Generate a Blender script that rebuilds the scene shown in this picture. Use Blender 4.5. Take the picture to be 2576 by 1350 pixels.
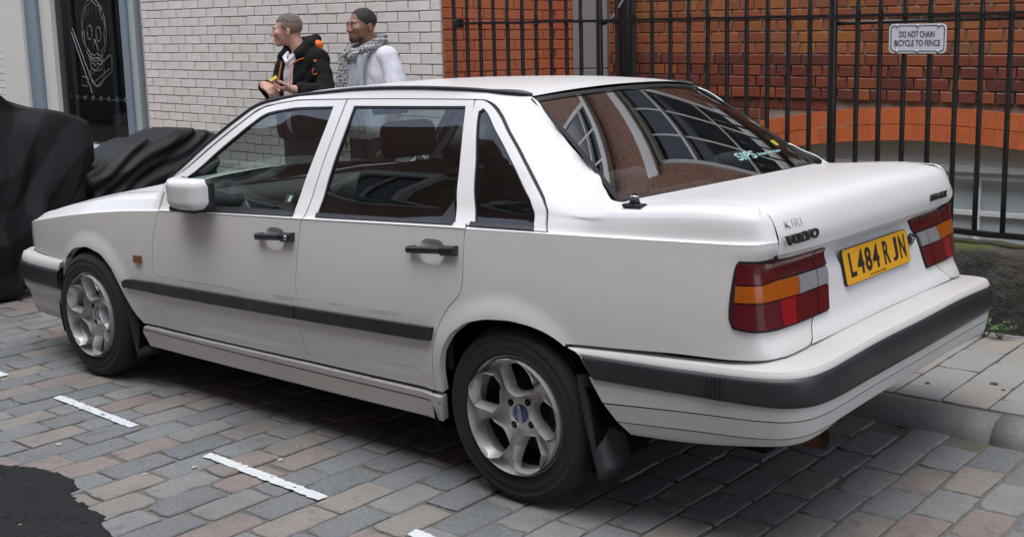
import bpy, bmesh, math, random
import numpy as np
from mathutils import Vector, Matrix
from mathutils.geometry import delaunay_2d_cdt
random.seed(7); rng = np.random.default_rng(7)
for _o in list(bpy.data.objects): bpy.data.objects.remove(_o)
scene = bpy.context.scene
COL = scene.collection
# ---------------------------------------------------------------- camera, sky, sun, exposure
CAM_C = np.array([-2.3897982, 3.549186, 1.49831411]); CAM_F = 2828.946
def cam_axes():
    yaw, pitch, roll = math.radians(-51.00754), math.radians(8.993206), math.radians(-1.177734)
    fw = np.array([math.cos(yaw)*math.cos(pitch), math.sin(yaw)*math.cos(pitch), -math.sin(pitch)])
    r = np.cross(fw, [0, 0, 1]); r /= np.linalg.norm(r); u = np.cross(r, fw)
    return math.cos(roll)*r+math.sin(roll)*u, -math.sin(roll)*r+math.cos(roll)*u, fw
CR, CU, CF = cam_axes()
cd = bpy.data.cameras.new('camera'); cam = bpy.data.objects.new('camera', cd); COL.objects.link(cam)
M = Matrix.Identity(4)
for i in range(3):
    M[i][0], M[i][1], M[i][2], M[i][3] = CR[i], CU[i], -CF[i], CAM_C[i]
cam.matrix_world = M
cd.sensor_width = 36; cd.lens = CAM_F/2576*36; cd.shift_x = -112.727/2576; cd.shift_y = -95.171/2576
cd.clip_start = .05; cd.clip_end = 400
scene.camera = cam
scene.render.resolution_x, scene.render.resolution_y = 1024, 536
SUN_EL, SUN_ROT = math.radians(80), math.radians(-15)
world = bpy.data.worlds.new('World'); scene.world = world; world.use_nodes = True
nt = world.node_tree; bg = nt.nodes['Background']
sky = nt.nodes.new('ShaderNodeTexSky'); sky.sky_type = 'NISHITA'; sky.sun_disc = False
sky.sun_elevation = SUN_EL; sky.sun_rotation = SUN_ROT; sky.air_density = 1.0; sky.dust_density = 1.5; sky.ozone_density = 1.0
hsv = nt.nodes.new('ShaderNodeHueSaturation'); hsv.inputs['Saturation'].default_value = .60   # overcast: grey cloud light
nt.links.new(sky.outputs[0], hsv.inputs['Color']); nt.links.new(hsv.outputs[0], bg.inputs[0]); bg.inputs[1].default_value = .15
sd = bpy.data.lights.new('sun', 'SUN'); sun = bpy.data.objects.new('sun', sd); COL.objects.link(sun)
sd.energy = .8; sd.angle = math.radians(60); sd.color = (1, .99, .97)
sdir = Vector((math.sin(SUN_ROT)*math.cos(SUN_EL), math.cos(SUN_ROT)*math.cos(SUN_EL), math.sin(SUN_EL)))
sun.rotation_euler = sdir.to_track_quat('Z', 'Y').to_euler()
vs = scene.view_settings; vs.view_transform = 'Standard'; vs.look = 'None'; vs.gamma = 1; vs.exposure = 1.52
# ---------------------------------------------------------------- helpers
def project(X):
    d = np.asarray(X, float)-CAM_C; z = d@CF
    return np.stack([1288+112.727+CAM_F*(d@CR)/z, 675-95.171-CAM_F*(d@CU)/z], -1), z
def tag(o, label=None, cat=None, group=None, kind=None):
    if label: o['label'] = label
    if cat: o['category'] = cat
    if group: o['group'] = group
    if kind: o['kind'] = kind
    return o
def empty(name, loc=(0, 0, 0), rz=0, parent=None):
    o = bpy.data.objects.new(name, None); COL.objects.link(o); o.location = loc; o.rotation_euler = (0, 0, rz)
    o.empty_display_size = .1
    if parent: o.parent = parent
    return o
def link(name, me, mat=None, parent=None):
    o = bpy.data.objects.new(name, me); COL.objects.link(o)
    if mat is not None and not me.materials: me.materials.append(mat)
    if parent is not None: o.parent = parent
    return o
def mesh(name, v, f, mat, parent=None, smooth=False, normals=None):
    me = bpy.data.meshes.new(name); me.from_pydata([tuple(map(float, a)) for a in v], [], [tuple(int(i) for i in a) for a in f])
    if smooth: me.polygons.foreach_set('use_smooth', [True]*len(me.polygons))
    me.update()
    if normals is not None: me.normals_split_custom_set_from_vertices([tuple(map(float, n)) for n in normals])
    return link(name, me, mat, parent)
class MB:
    """collects simple solids into one mesh"""
    def __init__(s): s.v = []; s.f = []
    def add(s, v, f):
        n = len(s.v); s.v += [tuple(a) for a in v]; s.f += [tuple(i+n for i in a) for a in f]; return s
    def box(s, a, b, ch=0):
        (x0, y0, z0), (x1, y1, z1) = a, b
        if ch <= 0:
            v = [(x, y, z) for z in (z0, z1) for y in (y0, y1) for x in (x0, x1)]
            f = [(0, 2, 3, 1), (4, 5, 7, 6), (0, 1, 5, 4), (2, 6, 7, 3), (0, 4, 6, 2), (1, 3, 7, 5)]
            return s.add(v, f)
        bm = bmesh.new(); r = bmesh.ops.create_cube(bm, size=1)
        for q in bm.verts: q.co = Vector(((x0+x1)/2+q.co.x*(x1-x0), (y0+y1)/2+q.co.y*(y1-y0), (z0+z1)/2+q.co.z*(z1-z0)))
        bmesh.ops.bevel(bm, geom=bm.edges[:], offset=ch, segments=2, affect='EDGES', profile=.5)
        bm.verts.index_update(); v = [q.co[:] for q in bm.verts]; f = [[q.index for q in p.verts] for p in bm.faces]; bm.free()
        return s.add(v, f)
    def tube(s, pts, r, n=8, cap=True):
        pts = [np.array(p, float) for p in pts]; rs = r if hasattr(r, '__len__') else [r]*len(pts)
        v = []; f = []
        for i, p in enumerate(pts):
            t = pts[min(i+1, len(pts)-1)]-pts[max(i-1, 0)]; t = t/np.linalg.norm(t)
            a = np.cross(t, [0, 0, 1]) if abs(t[2]) < .9 else np.cross(t, [1, 0, 0]); a /= np.linalg.norm(a); b = np.cross(t, a)
            for k in range(n):
                w = 2*math.pi*k/n; v.append(p+rs[i]*(math.cos(w)*a+math.sin(w)*b))
        for i in range(len(pts)-1):
            for k in range(n): f.append((i*n+k, i*n+(k+1) % n, (i+1)*n+(k+1) % n, (i+1)*n+k))
        if cap: f.append(tuple(range(n))[::-1]); f.append(tuple((len(pts)-1)*n+k for k in range(n)))
        return s.add(v, f)
    def build(s, name, mat, parent=None, smooth=False):
        return mesh(name, s.v, s.f, mat, parent, smooth)
def lathe(name, prof, mat, parent, n=64, y0=0, smooth=True):
    """prof: (radius, y) -> revolved round the y axis"""
    v = []; f = []; m = len(prof)
    for k in range(n):
        w = 2*math.pi*k/n
        for r, y in prof: v.append((r*math.cos(w), y0+y, r*math.sin(w)))
    for k in range(n):
        for j in range(m-1): f.append((k*m+j, k*m+j+1, ((k+1) % n)*m+j+1, ((k+1) % n)*m+j))
    return mesh(name, v, f, mat, parent, smooth)
def text_mesh(s, font_off=0.0, extrude=0.0, spacing=1.0):
    c = bpy.data.curves.new('txt', 'FONT'); c.body = s; c.offset = font_off; c.extrude = extrude; c.space_character = spacing
    c.align_x = 'CENTER'; c.align_y = 'CENTER'; c.resolution_u = 3
    o = bpy.data.objects.new('txt', c); COL.objects.link(o)
    dg = bpy.context.evaluated_depsgraph_get(); me = bpy.data.meshes.new_from_object(o.evaluated_get(dg))
    bpy.data.objects.remove(o); bpy.data.curves.remove(c)
    return me
def lettering(name, s, mat, parent, origin, ax, ay, height, width=None, extrude=.0008, off=0.0, spacing=1.0, shear=0.0):
    """flat lettering: centred on origin, text right = ax, text up = ay"""
    me = text_mesh(s, off, 1.0, spacing)
    V = np.array([v.co[:] for v in me.vertices]); mn = V.min(0); mx = V.max(0)
    h = mx[1]-mn[1]; w = mx[0]-mn[0]; c = (mn+mx)/2
    sy = height/h; sx = width/w if width else sy
    ax = np.array(ax, float); ax /= np.linalg.norm(ax); ay = np.array(ay, float); ay /= np.linalg.norm(ay); az = np.cross(ax, ay)
    for v in me.vertices:
        a = (v.co.x-c[0])*sx; b = (v.co.y-c[1])*sy
        a += shear*b
        v.co = Vector(np.array(origin)+ax*a+ay*b+az*(v.co.z*extrude))
    me.name = name; me.update()
    return link(name, me, mat, parent)
# ---- implicit surfaces -> smooth meshes
def smin(a, b, k): h = np.clip(.5+.5*(b-a)/k, 0, 1); return b*(1-h)+a*h-k*h*(1-h)
def smax(a, b, k): return -smin(-a, -b, k)
def s_caps(p, a, b, r0, r1=None):
    r1 = r0 if r1 is None else r1
    a = np.array(a, float); b = np.array(b, float); d = b-a; t = np.clip(((p-a)@d)/max(d@d, 1e-12), 0, 1)
    return np.linalg.norm(p-a-t[..., None]*d, axis=-1)-(r0+(r1-r0)*t)
def s_ell(p, c, r):
    q = (p-np.array(c))/np.array(r); k0 = np.linalg.norm(q, axis=-1); k1 = np.linalg.norm(q/np.array(r), axis=-1)
    return k0*(k0-1)/np.maximum(k1, 1e-6)
def s_box(p, c, h, r=0):
    q = np.abs(p-np.array(c))-np.array(h)+r
    return np.linalg.norm(np.maximum(q, 0), axis=-1)+np.minimum(q.max(-1), 0)-r
def sdf_mesh(name, fn, lo, hi, h, mat, parent=None):
    lo = np.array(lo, float); hi = np.array(hi, float); B = 6
    n = (np.ceil((hi-lo)/h/B).astype(int))*B+1
    nb = (n-1)//B
    bi = np.stack(np.meshgrid(*[np.arange(k) for k in nb], indexing='ij'), -1).reshape(-1, 3)
    ctr = lo+(bi*B+B/2)*h; d = fn(ctr)
    F = np.full(n+B, 1.0, np.float32)
    far = np.abs(d) > h*B*1.35
    for k in np.nonzero(far & (d < 0))[0]:
        a = bi[k]*B; F[a[0]:a[0]+B+1, a[1]:a[1]+B+1, a[2]:a[2]+B+1] = -1
    loc = np.stack(np.meshgrid(*[np.arange(B+1)]*3, indexing='ij'), -1)
    act = bi[~far]
    for s0 in range(0, len(act), 400):
        a = act[s0:s0+400]; P = lo+(a[:, None, None, None, :]*B+loc[None])*h
        v = fn(P.reshape(-1, 3)).reshape(P.shape[:-1])
        for k, c in enumerate(a*B): F[c[0]:c[0]+B+1, c[1]:c[1]+B+1, c[2]:c[2]+B+1] = v[k]
    F = F[:n[0], :n[1], :n[2]]; neg = F < 0
    m = n-1
    cnt = np.zeros(m, np.int8)
    for dx in (0, 1):
        for dy in (0, 1):
            for dz in (0, 1): cnt += neg[dx:m[0]+dx, dy:m[1]+dy, dz:m[2]+dz]
    cells = (cnt > 0) & (cnt < 8)
    ci = np.argwhere(cells); idx = np.full(m, -1, np.int32); idx[cells] = np.arange(len(ci))
    vs_ = np.zeros((len(ci), 3)); k_ = np.zeros(len(ci))
    cor = [(a, b, c) for a in (0, 1) for b in (0, 1) for c in (0, 1)]
    val = {c: F[ci[:, 0]+c[0], ci[:, 1]+c[1], ci[:, 2]+c[2]] for c in cor}
    for a in cor:
        for ax in range(3):
            if a[ax] == 0:
                b = list(a); b[ax] = 1; b = tuple(b); va, vb = val[a], val[b]; cr_ = (va < 0) != (vb < 0)
                t = np.where(cr_, va/np.where(cr_, va-vb, 1), 0)
                pt = np.array(a, float)[None]+np.eye(3)[ax][None]*t[:, None]
                vs_[cr_] += pt[cr_]; k_ += cr_
    V = lo+(ci+vs_/k_[:, None])*h
    faces = []
    for ax in range(3):
        o1, o2 = [(1, 2), (2, 0), (0, 1)][ax]
        sl = [slice(1, m[i]) for i in range(3)]; sl[ax] = slice(0, m[ax])
        a0 = neg[tuple(sl)]; s2 = list(sl); s2[ax] = slice(1, m[ax]+1); a1 = neg[tuple(s2)]
        e = np.argwhere(a0 != a1); off = np.ones(3, int); off[ax] = 0; e = e+off
        d1 = np.eye(3, dtype=int)[o1]; d2 = np.eye(3, dtype=int)[o2]
        q = np.stack([idx[tuple((e-d1-d2).T)], idx[tuple((e-d2).T)], idx[tuple(e.T)], idx[tuple((e-d1).T)]], 1)
        ng = neg[tuple(e.T)]; q[~ng] = q[~ng][:, ::-1]
        faces.append(q)
    Q = np.vstack(faces); Q = Q[(Q >= 0).all(1)]
    me = bpy.data.meshes.new(name)
    me.vertices.add(len(V)); me.vertices.foreach_set('co', V.astype(np.float32).ravel())
    me.loops.add(len(Q)*4); me.loops.foreach_set('vertex_index', Q.astype(np.int32).ravel())
    me.polygons.add(len(Q)); me.polygons.foreach_set('loop_start', np.arange(len(Q), dtype=np.int32)*4)
    me.polygons.foreach_set('use_smooth', np.ones(len(Q), bool)); me.update(calc_edges=True); me.validate()
    return link(name, me, mat, parent)
# ---------------------------------------------------------------- materials
def mat(name, col=(.5, .5, .5), rough=.5, metal=0, spec=.5, coat=0, coat_rough=.05, noise=None, bump=None, rnd=None, rnd_src='object', wnoise=None, emit=None):
    """noise=(scale, amount, colour2)  bump=(scale, strength, distance)  rnd=[colours] picked per object or per island"""
    m = bpy.data.materials.new(name); m.use_nodes = True; t = m.node_tree; N = t.nodes; L = t.links
    b = N['Principled BSDF']; b.inputs['Base Color'].default_value = (*col, 1); b.inputs['Roughness'].default_value = rough
    b.inputs['Metallic'].default_value = metal; b.inputs['Specular IOR Level'].default_value = spec
    b.inputs['Coat Weight'].default_value = coat; b.inputs['Coat Roughness'].default_value = coat_rough
    tc = N.new('ShaderNodeTexCoord'); src = None
    vec = tc.outputs['Object']
    if rnd:
        if rnd_src == 'object': r = N.new('ShaderNodeObjectInfo').outputs['Random']
        else: r = N.new('ShaderNodeNewGeometry').outputs['Random Per Island']
        cr_ = N.new('ShaderNodeValToRGB'); cr_.color_ramp.interpolation = 'CONSTANT' if len(rnd) > 6 else 'LINEAR'
        els = cr_.color_ramp.elements
        for i, c in enumerate(rnd):
            e = els[i] if i < 2 else els.new(i/len(rnd))
            e.position = i/len(rnd) if len(rnd) > 6 else i/(len(rnd)-1); e.color = (*c, 1)
        L.new(r, cr_.inputs[0]); src = cr_.outputs[0]
        ad = N.new('ShaderNodeVectorMath'); ad.operation = 'ADD'; ml = N.new('ShaderNodeVectorMath'); ml.operation = 'SCALE'
        cmb = N.new('ShaderNodeCombineXYZ'); L.new(r, cmb.inputs[0]); L.new(r, cmb.inputs[1]); L.new(cmb.outputs[0], ml.inputs[0]); ml.inputs['Scale'].default_value = 37
        L.new(vec, ad.inputs[0]); L.new(ml.outputs[0], ad.inputs[1]); vec = ad.outputs[0]
    if noise:
        for sc_, am, c2 in (noise if isinstance(noise, list) else [noise]):
            nz = N.new('ShaderNodeTexNoise'); nz.inputs['Scale'].default_value = sc_; nz.inputs['Detail'].default_value = 6; nz.inputs['Roughness'].default_value = .65
            L.new(vec, nz.inputs['Vector'])
            rp = N.new('ShaderNodeMapRange'); rp.inputs[1].default_value = .4; rp.inputs[2].default_value = .68; rp.inputs[4].default_value = am
            L.new(nz.outputs[0], rp.inputs[0])
            mx = N.new('ShaderNodeMix'); mx.data_type = 'RGBA'; L.new(rp.outputs[0], mx.inputs[0])
            if src is not None: L.new(src, mx.inputs[6])
            else: mx.inputs[6].default_value = (*col, 1)
            mx.inputs[7].default_value = (*c2, 1); src = mx.outputs[2]
    if wnoise:
        gp = N.new('ShaderNodeNewGeometry')
        for sc_, lo_, hi_, am, c2 in wnoise:
            nz = N.new('ShaderNodeTexNoise'); nz.inputs['Scale'].default_value = sc_; nz.inputs['Detail'].default_value = 8; nz.inputs['Roughness'].default_value = .62; L.new(gp.outputs['Position'], nz.inputs['Vector'])
            rp = N.new('ShaderNodeMapRange'); rp.inputs[1].default_value = lo_; rp.inputs[2].default_value = hi_; rp.inputs[4].default_value = am; L.new(nz.outputs[0], rp.inputs[0])
            mx = N.new('ShaderNodeMix'); mx.data_type = 'RGBA'; L.new(rp.outputs[0], mx.inputs[0])
            if src is not None: L.new(src, mx.inputs[6])
            else: mx.inputs[6].default_value = (*col, 1)
            mx.inputs[7].default_value = (*c2, 1); src = mx.outputs[2]
    if src is not None: L.new(src, b.inputs['Base Color'])
    if bump:
        prev = None
        for sc_, st, di in (bump if isinstance(bump, list) else [bump]):
            nz = N.new('ShaderNodeTexNoise'); nz.inputs['Scale'].default_value = sc_; nz.inputs['Detail'].default_value = 5; L.new(vec, nz.inputs['Vector'])
            bp = N.new('ShaderNodeBump'); bp.inputs['Strength'].default_value = st; bp.inputs['Distance'].default_value = di
            L.new(nz.outputs[0], bp.inputs['Height'])
            if prev is not None: L.new(prev, bp.inputs['Normal'])
            prev = bp.outputs[0]
        L.new(prev, b.inputs['Normal'])
    if emit: b.inputs['Emission Color'].default_value = (*emit[0], 1); b.inputs['Emission Strength'].default_value = emit[1]
    return m
def glass_mat(name, tint, refl_rough=0.0, ior=1.5, haze=0.0, gain=1.5):
    m = bpy.data.materials.new(name); m.use_nodes = True; t = m.node_tree; N = t.nodes; L = t.links
    N.remove(N['Principled BSDF']); out = N['Material Output']
    tr = N.new('ShaderNodeBsdfTransparent'); tr.inputs[0].default_value = (*tint, 1)
    gl = N.new('ShaderNodeBsdfGlossy'); gl.inputs['Roughness'].default_value = refl_rough
    fr = N.new('ShaderNodeFresnel'); fr.inputs[0].default_value = ior
    ma = N.new('ShaderNodeMath'); ma.operation = 'MULTIPLY'; ma.inputs[1].default_value = gain; ma.use_clamp = True
    L.new(fr.outputs[0], ma.inputs[0])
    mx = N.new('ShaderNodeMixShader'); L.new(ma.outputs[0], mx.inputs[0]); L.new(tr.outputs[0], mx.inputs[1]); L.new(gl.outputs[0], mx.inputs[2])
    last = mx.outputs[0]
    if haze:
        df = N.new('ShaderNodeBsdfDiffuse'); df.inputs[0].default_value = (.5, .5, .48, 1); m2 = N.new('ShaderNodeMixShader'); m2.inputs[0].default_value = haze
        L.new(last, m2.inputs[1]); L.new(df.outputs[0], m2.inputs[2]); last = m2.outputs[0]
    L.new(last, out.inputs['Surface'])
    return m
def cr(ctrl,n=40):
    """centripetal-ish Catmull-Rom through points -> dense polyline"""
    P=np.asarray(ctrl,float); P=np.vstack([2*P[0]-P[1],P,2*P[-1]-P[-2]])
    out=[]
    for i in range(1,len(P)-2):
        p0,p1,p2,p3=P[i-1:i+3]
        t=np.linspace(0,1,n,endpoint=False)[:,None]
        d1=np.linalg.norm(p1-p0)**.5;d2=np.linalg.norm(p2-p1)**.5;d3=np.linalg.norm(p3-p2)**.5
        m1=(p2-p1)+d2*((p1-p0)/d1-(p2-p0)/(d1+d2)) ; m2=(p2-p1)+d2*((p3-p2)/d3-(p3-p1)/(d2+d3))
        out.append((2*t**3-3*t**2+1)*p1+(t**3-2*t**2+t)*m1+(-2*t**3+3*t**2)*p2+(t**3-t**2)*m2)
    out.append(P[-2:-1]); return np.vstack(out)
OUT=cr([(-.955,-.12),(-.955,0),(-.955,.25),(-.954,.48),(-.948,.63),(-.933,.712),(-.892,.773),(-.818,.807),(-.7,.823),(-.3,.848),(0,.860),(.4,.868),(1,.875),(1.6,.875),(2.1,.870),(2.6,.857),(3.0,.832),(3.22,.808),(3.34,.778),(3.42,.72),(3.46,.63),(3.51,.4),(3.54,0),(3.54,-.12)])
SS_=np.concatenate([[0],np.cumsum(np.linalg.norm(np.diff(OUT,axis=0),axis=1))])
_i0=np.argmin(np.abs(OUT[:,0])+100*(OUT[:,1]<.5)); SS_=SS_-SS_[_i0]
def outl(u):
    x=np.interp(u,SS_,OUT[:,0]);y=np.interp(u,SS_,OUT[:,1]);e=.012
    tx=np.interp(u+e,SS_,OUT[:,0])-np.interp(u-e,SS_,OUT[:,0]);ty=np.interp(u+e,SS_,OUT[:,1])-np.interp(u-e,SS_,OUT[:,1])
    L=np.hypot(tx,ty); nx,ny=-ty/L,tx/L   # outward normal
    return x,y,nx,ny
def sst(a,b,x): t=np.clip((x-a)/(b-a),0,1); return t*t*(3-2*t)
def pch(x,xs,ys):
    # smooth (cubic hermite, finite diff) interpolation
    xs=np.asarray(xs,float);ys=np.asarray(ys,float); m=np.gradient(ys,xs)
    x=np.clip(x,xs[0],xs[-1]); i=np.clip(np.searchsorted(xs,x,side='right')-1,0,len(xs)-2)
    h=xs[i+1]-xs[i]; t=(x-xs[i])/h
    return (2*t**3-3*t**2+1)*ys[i]+(t**3-2*t**2+t)*h*m[i]+(-2*t**3+3*t**2)*ys[i+1]+(t**3-t**2)*h*m[i+1]
def zc(x): return pch(x,[-1,-.88,-.29,.18,1.03,1.49,2.0,2.58,3.08,3.4],[.951,.949,.934,.920,.889,.872,.851,.80,.732,.68])
def rearness(nx): return np.where(nx<0,nx*nx,0)
def ins_side(z): return pch(z,[.1,.2,.33,.45,.6,.75,.85,1.0],[.09,.065,.032,.008,0,.006,.016,.034])
def ins_rear(z): return pch(z,[.1,.45,.60,.64,.68,.72,.80,.895,.92,.95,1.0],[.02,0,.005,.013,.04,.052,.068,.085,.052,.047,.06])
def flare(u,z):
    r=np.hypot(u-.02,z-.30); f=np.hypot(u-2.63,z-.30)
    return .013*(1-sst(.335,.425,r))+.013*(1-sst(.330,.420,f))
def SL(u,z):
    x,y,nx,ny=outl(u); w=rearness(nx); i=ins_side(z)*(1-w)+ins_rear(z)*w-flare(u,z)
    return np.stack([x-nx*i,y-ny*i,z+0*x],-1)
def glx(z): # rear-glass edge x at height z
    return -.293+(z-1.027)*(.427/.313)
def Gk(x):
    c=zc(x); zr=pch(x,[-.2,.145,.4,.7,1.1,1.35,1.5],[1.34,1.353,1.372,1.378,1.37,1.348,1.335]); zz=[c,c+.014,.975,1.03,1.13,1.23,np.minimum(1.33,zr-.018),zr]
    yy=[ins_side(c),ins_side(c)+.014,.077,.104,.157,.214,.274,.302]
    K=[]
    for i,(z,n) in enumerate(zip(zz,yy)):
        z=z+0*x
        if i>1:
            d=np.clip((x-glx(z))/.30,0,1); n=n+(.05+.11*np.clip(1.33-z,0,.32))*(1-d)**2.2
            # taper of the plan: keep glass house y roughly constant along x
            n=n-( .875-np.interp(x,[-.3,0,1,1.6,2.1],[.848,.86,.875,.875,.87]))*.8
        K.append((n+0*x,z))
    return K
def Dk(x,w):
    c=zc(x); zd=1.030+.022*sst(0,.39,-.33-x)
    ns=[ins_side(c),ins_side(c)+.011,.047,.055,.072,.105,.15,.20]
    nr=[ins_rear(c),ins_rear(c)+.003,.066,.080,.108,.145,.185,.225]
    zz=[c,c+.010,zd-.052,zd-.031,zd-.012,zd-.0035,zd-.001,zd]
    return [(a*(1-w)+b*w,z+0*x) for a,b,z in zip(ns,nr,zz)]
def Hk(x):
    c=zc(x); zt=np.interp(x,[2.0,2.5,3.0,3.3],[.935,.888,.805,.745])
    ns=[ins_side(c),ins_side(c)+.011,.05,.062,.085,.11,.14,.17]
    f=[0,.12,.55,.72,.86,.94,.98,1.0]
    return [(a+0*x,c+(zt-c)*b) for a,b in zip(ns,f)]
def SU(u,k,*_):
    """upper side surface: k in 0..7"""
    u=np.asarray(u,float);k=np.asarray(k,float)
    x,y,nx,ny=outl(u); w=rearness(nx)
    G=Gk(x);D=Dk(x,w);H=Hk(x); B=[1-sst(-.345,-.03,x)]*4+[1-sst(-.365,-.235,x)]*4; bh=sst(2.0,2.12,x)
    I=np.stack([ (g[0]*(1-bd)+d[0]*bd)*(1-bh)+h[0]*bh for g,d,h,bd in zip(G,D,H,B)],0)
    Z=np.stack([ (g[1]*(1-bd)+d[1]*bd)*(1-bh)+h[1]*bh for g,d,h,bd in zip(G,D,H,B)],0)
    def cat(A):
        kk=np.clip(k,0,6.9999); i=kk.astype(int); t=kk-i
        A=np.concatenate([2*A[:1]-A[1:2],A,2*A[-1:]-A[-2:-1]],0)
        g=lambda o: np.take_along_axis(A,(i+o)[None],0)[0]
        p0,p1,p2,p3=g(0),g(1),g(2),g(3)
        return .5*(2*p1+(p2-p0)*t+(2*p0-5*p1+4*p2-p3)*t*t+(3*p1-p0-3*p2+p3)*t**3)
    i=cat(I);z=cat(Z)
    return np.stack([x-nx*i,y-ny*i,z],-1)
# ================================================================ SETTING
TILT = .0175                                   # the street falls along x: courses and rails run a degree off the road
def zt(x): return TILT*x
M_sett = mat('sett', rough=.85, noise=[(9, .35, (.10, .10, .095)), (70, .30, (.32, .31, .30))], bump=[(60, .7, .005), (14, .5, .008)], wnoise=[(1.6, .50, .70, .55, (.075, .072, .068)), (11, .58, .72, .5, (.05, .048, .045)), (38, .66, .74, .5, (.27, .26, .25))],
             rnd=[(.10, .115, .122), (.165, .168, .162), (.13, .143, .148), (.19, .165, .138), (.175, .135, .12), (.14, .152, .155), (.178, .145, .126), (.155, .16, .156), (.182, .163, .138), (.112, .122, .126)])
M_sett_i = mat('sett_far', rough=.85, noise=[(9, .35, (.10, .10, .095)), (70, .30, (.32, .31, .30))], bump=[(60, .7, .005)], wnoise=[(1.6, .50, .70, .55, (.075, .072, .068)), (11, .58, .72, .5, (.05, .048, .045)), (38, .66, .74, .5, (.27, .26, .25))],
             rnd=[(.10, .115, .122), (.165, .168, .162), (.13, .143, .148), (.19, .165, .138), (.175, .135, .12), (.14, .152, .155), (.178, .145, .126), (.155, .16, .156), (.182, .163, .138), (.112, .122, .126)], rnd_src='island')
M_bed = mat('joint_mortar', (.115, .108, .098), .95, noise=[(5, .7, (.075, .085, .035)), (45, .5, (.16, .15, .135))], bump=(90, .7, .006))
M_flag = mat('flagstone', rough=.8, noise=[(6, .4, (.16, .15, .13)), (80, .25, (.36, .35, .32))], bump=[(70, .35, .003)], wnoise=[(1.8, .5, .7, .4, (.13, .125, .115)), (24, .66, .72, .6, (.07, .068, .065))],
             rnd=[(.215, .215, .205), (.19, .20, .20), (.22, .205, .18), (.205, .21, .21), (.20, .20, .195), (.23, .195, .16), (.185, .195, .20), (.21, .21, .20)])
M_flagbed = mat('flag_mortar', (.13, .12, .095), .95, noise=[(8, .8, (.12, .13, .05))], bump=(80, .6, .005))
M_kerb = mat('kerb_granite', (.20, .195, .19), .8, noise=[(120, .6, (.07, .07, .07)), (5, .4, (.12, .115, .11))], bump=(120, .4, .002))
M_asphalt = mat('asphalt', (.011, .0115, .0125), .8, spec=.25, noise=[(210, .45, (.05, .05, .053)), (12, .4, (.009, .009, .009))], bump=[(130, 1.0, .012), (35, .9, .015)])
def mat_paint_line():
    m = mat('road_paint', (.58, .605, .61), .7, noise=[(40, .5, (.36, .36, .36)), (9, .4, (.40, .41, .41))], bump=(110, .3, .002)); t = m.node_tree; N = t.nodes; L = t.links
    b = N['Principled BSDF']; nz = N.new('ShaderNodeTexNoise'); nz.inputs['Scale'].default_value = 32; nz.inputs['Detail'].default_value = 8
    tc = N.new('ShaderNodeTexCoord'); L.new(tc.outputs['Object'], nz.inputs[0])
    mr = N.new('ShaderNodeMapRange'); mr.inputs[1].default_value = .29; mr.inputs[2].default_value = .38; L.new(nz.outputs[0], mr.inputs[0]); L.new(mr.outputs[0], b.inputs['Alpha'])
    return m
M_line = mat_paint_line()
KY = -.70
road = mesh('road', [(-90, KY, -.0075), (90, KY, -.0075), (90, 90, -.0075), (-90, 90, -.0075)], [(0, 1, 2, 3)], M_bed); tag(road, kind='structure')
def slab_mesh(name, lx, ly, h, seed, ch=.005, jit=.005, n=4):
    r = np.random.default_rng(seed); pts = []
    def side(a, b): return [(a[0]+(b[0]-a[0])*t, a[1]+(b[1]-a[1])*t) for t in np.linspace(0, 1, n+1)[:-1]]
    c = [(-lx/2, -ly/2), (lx/2, -ly/2), (lx/2, ly/2), (-lx/2, ly/2)]
    for i in range(4): pts += side(c[i], c[(i+1) % 4])
    pts = np.array(pts)+r.normal(0, jit*.45, (len(pts), 2))
    for i in range(4):                                              # knocked corners
        pts[i*n] *= 1-abs(r.normal(0, .04))
    m = len(pts); inn = pts*np.array([1-2*ch/lx, 1-2*ch/ly])
    v = [(x, y, -h) for x, y in pts]+[(x, y, -ch*.8) for x, y in pts]+[(x, y, r.normal(0, .0006)) for x, y in inn]+[(0, 0, .0008)]
    f = []
    for k in range(m):
        k2 = (k+1) % m
        f += [(k, k2, m+k2, m+k), (m+k, m+k2, 2*m+k2, 2*m+k), (2*m+k, 2*m+k2, 3*m)]
    me = bpy.data.meshes.new(name); me.from_pydata(v, [], f); me.update(); return me
sett_me = [slab_mesh('sett', .140, .246, .03, 50+i) for i in range(12)]
for m_ in sett_me: m_.materials.append(M_sett)
setts = []
PX, PY = .150, .257
for i in range(-24, 62):
    x = i*PX+.041; off = (i % 2)*PY/2+rng.normal(0, .018)
    for j in range(-4, 14):
        y = j*PY+off-.01
        if y < KY+.11 or y > 3.35 or x < -3.4 or x > 9: continue
        setts.append((x+rng.normal(0, .002), y+rng.normal(0, .003), rng.normal(0, .0016), rng.normal(0, .006), rng.normal(0, .004), int(rng.integers(12)), rng.normal(0, .012), 1+rng.normal(0, .012), 1+rng.normal(0, .02)))
P_, D_ = project(np.array([[s[0], s[1], 0] for s in setts]))
def in_view(k):
    x, y = setts[k][:2]; px, py = P_[k]
    if D_[k] < .5 or px < -90 or px > 2660 or py < 0 or py > 1440: return False
    return not (-.75 < x < 3.2 and -.75 < y < .45)
order = sorted([k for k in range(len(setts)) if in_view(k)], key=lambda k: D_[k]); near = set(order[:300])
rest = MB()
for k, (x, y, z, rx, rz, vi, ry, sx, sy) in enumerate(setts):
    if k in near:
        o = link('sett', sett_me[vi], None, road); o.location = (x, y, z); o.rotation_euler = (rx, ry*.4, rz); o.scale = (sx, sy, 1)
    else:
        me = sett_me[vi]; c, s_ = math.cos(rz), math.sin(rz)
        rest.add([(x+sx*v.co.x*c-sy*v.co.y*s_, y+sx*v.co.x*s_+sy*v.co.y*c, z+v.co.z) for v in me.vertices], [p.vertices[:] for p in me.polygons])
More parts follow.
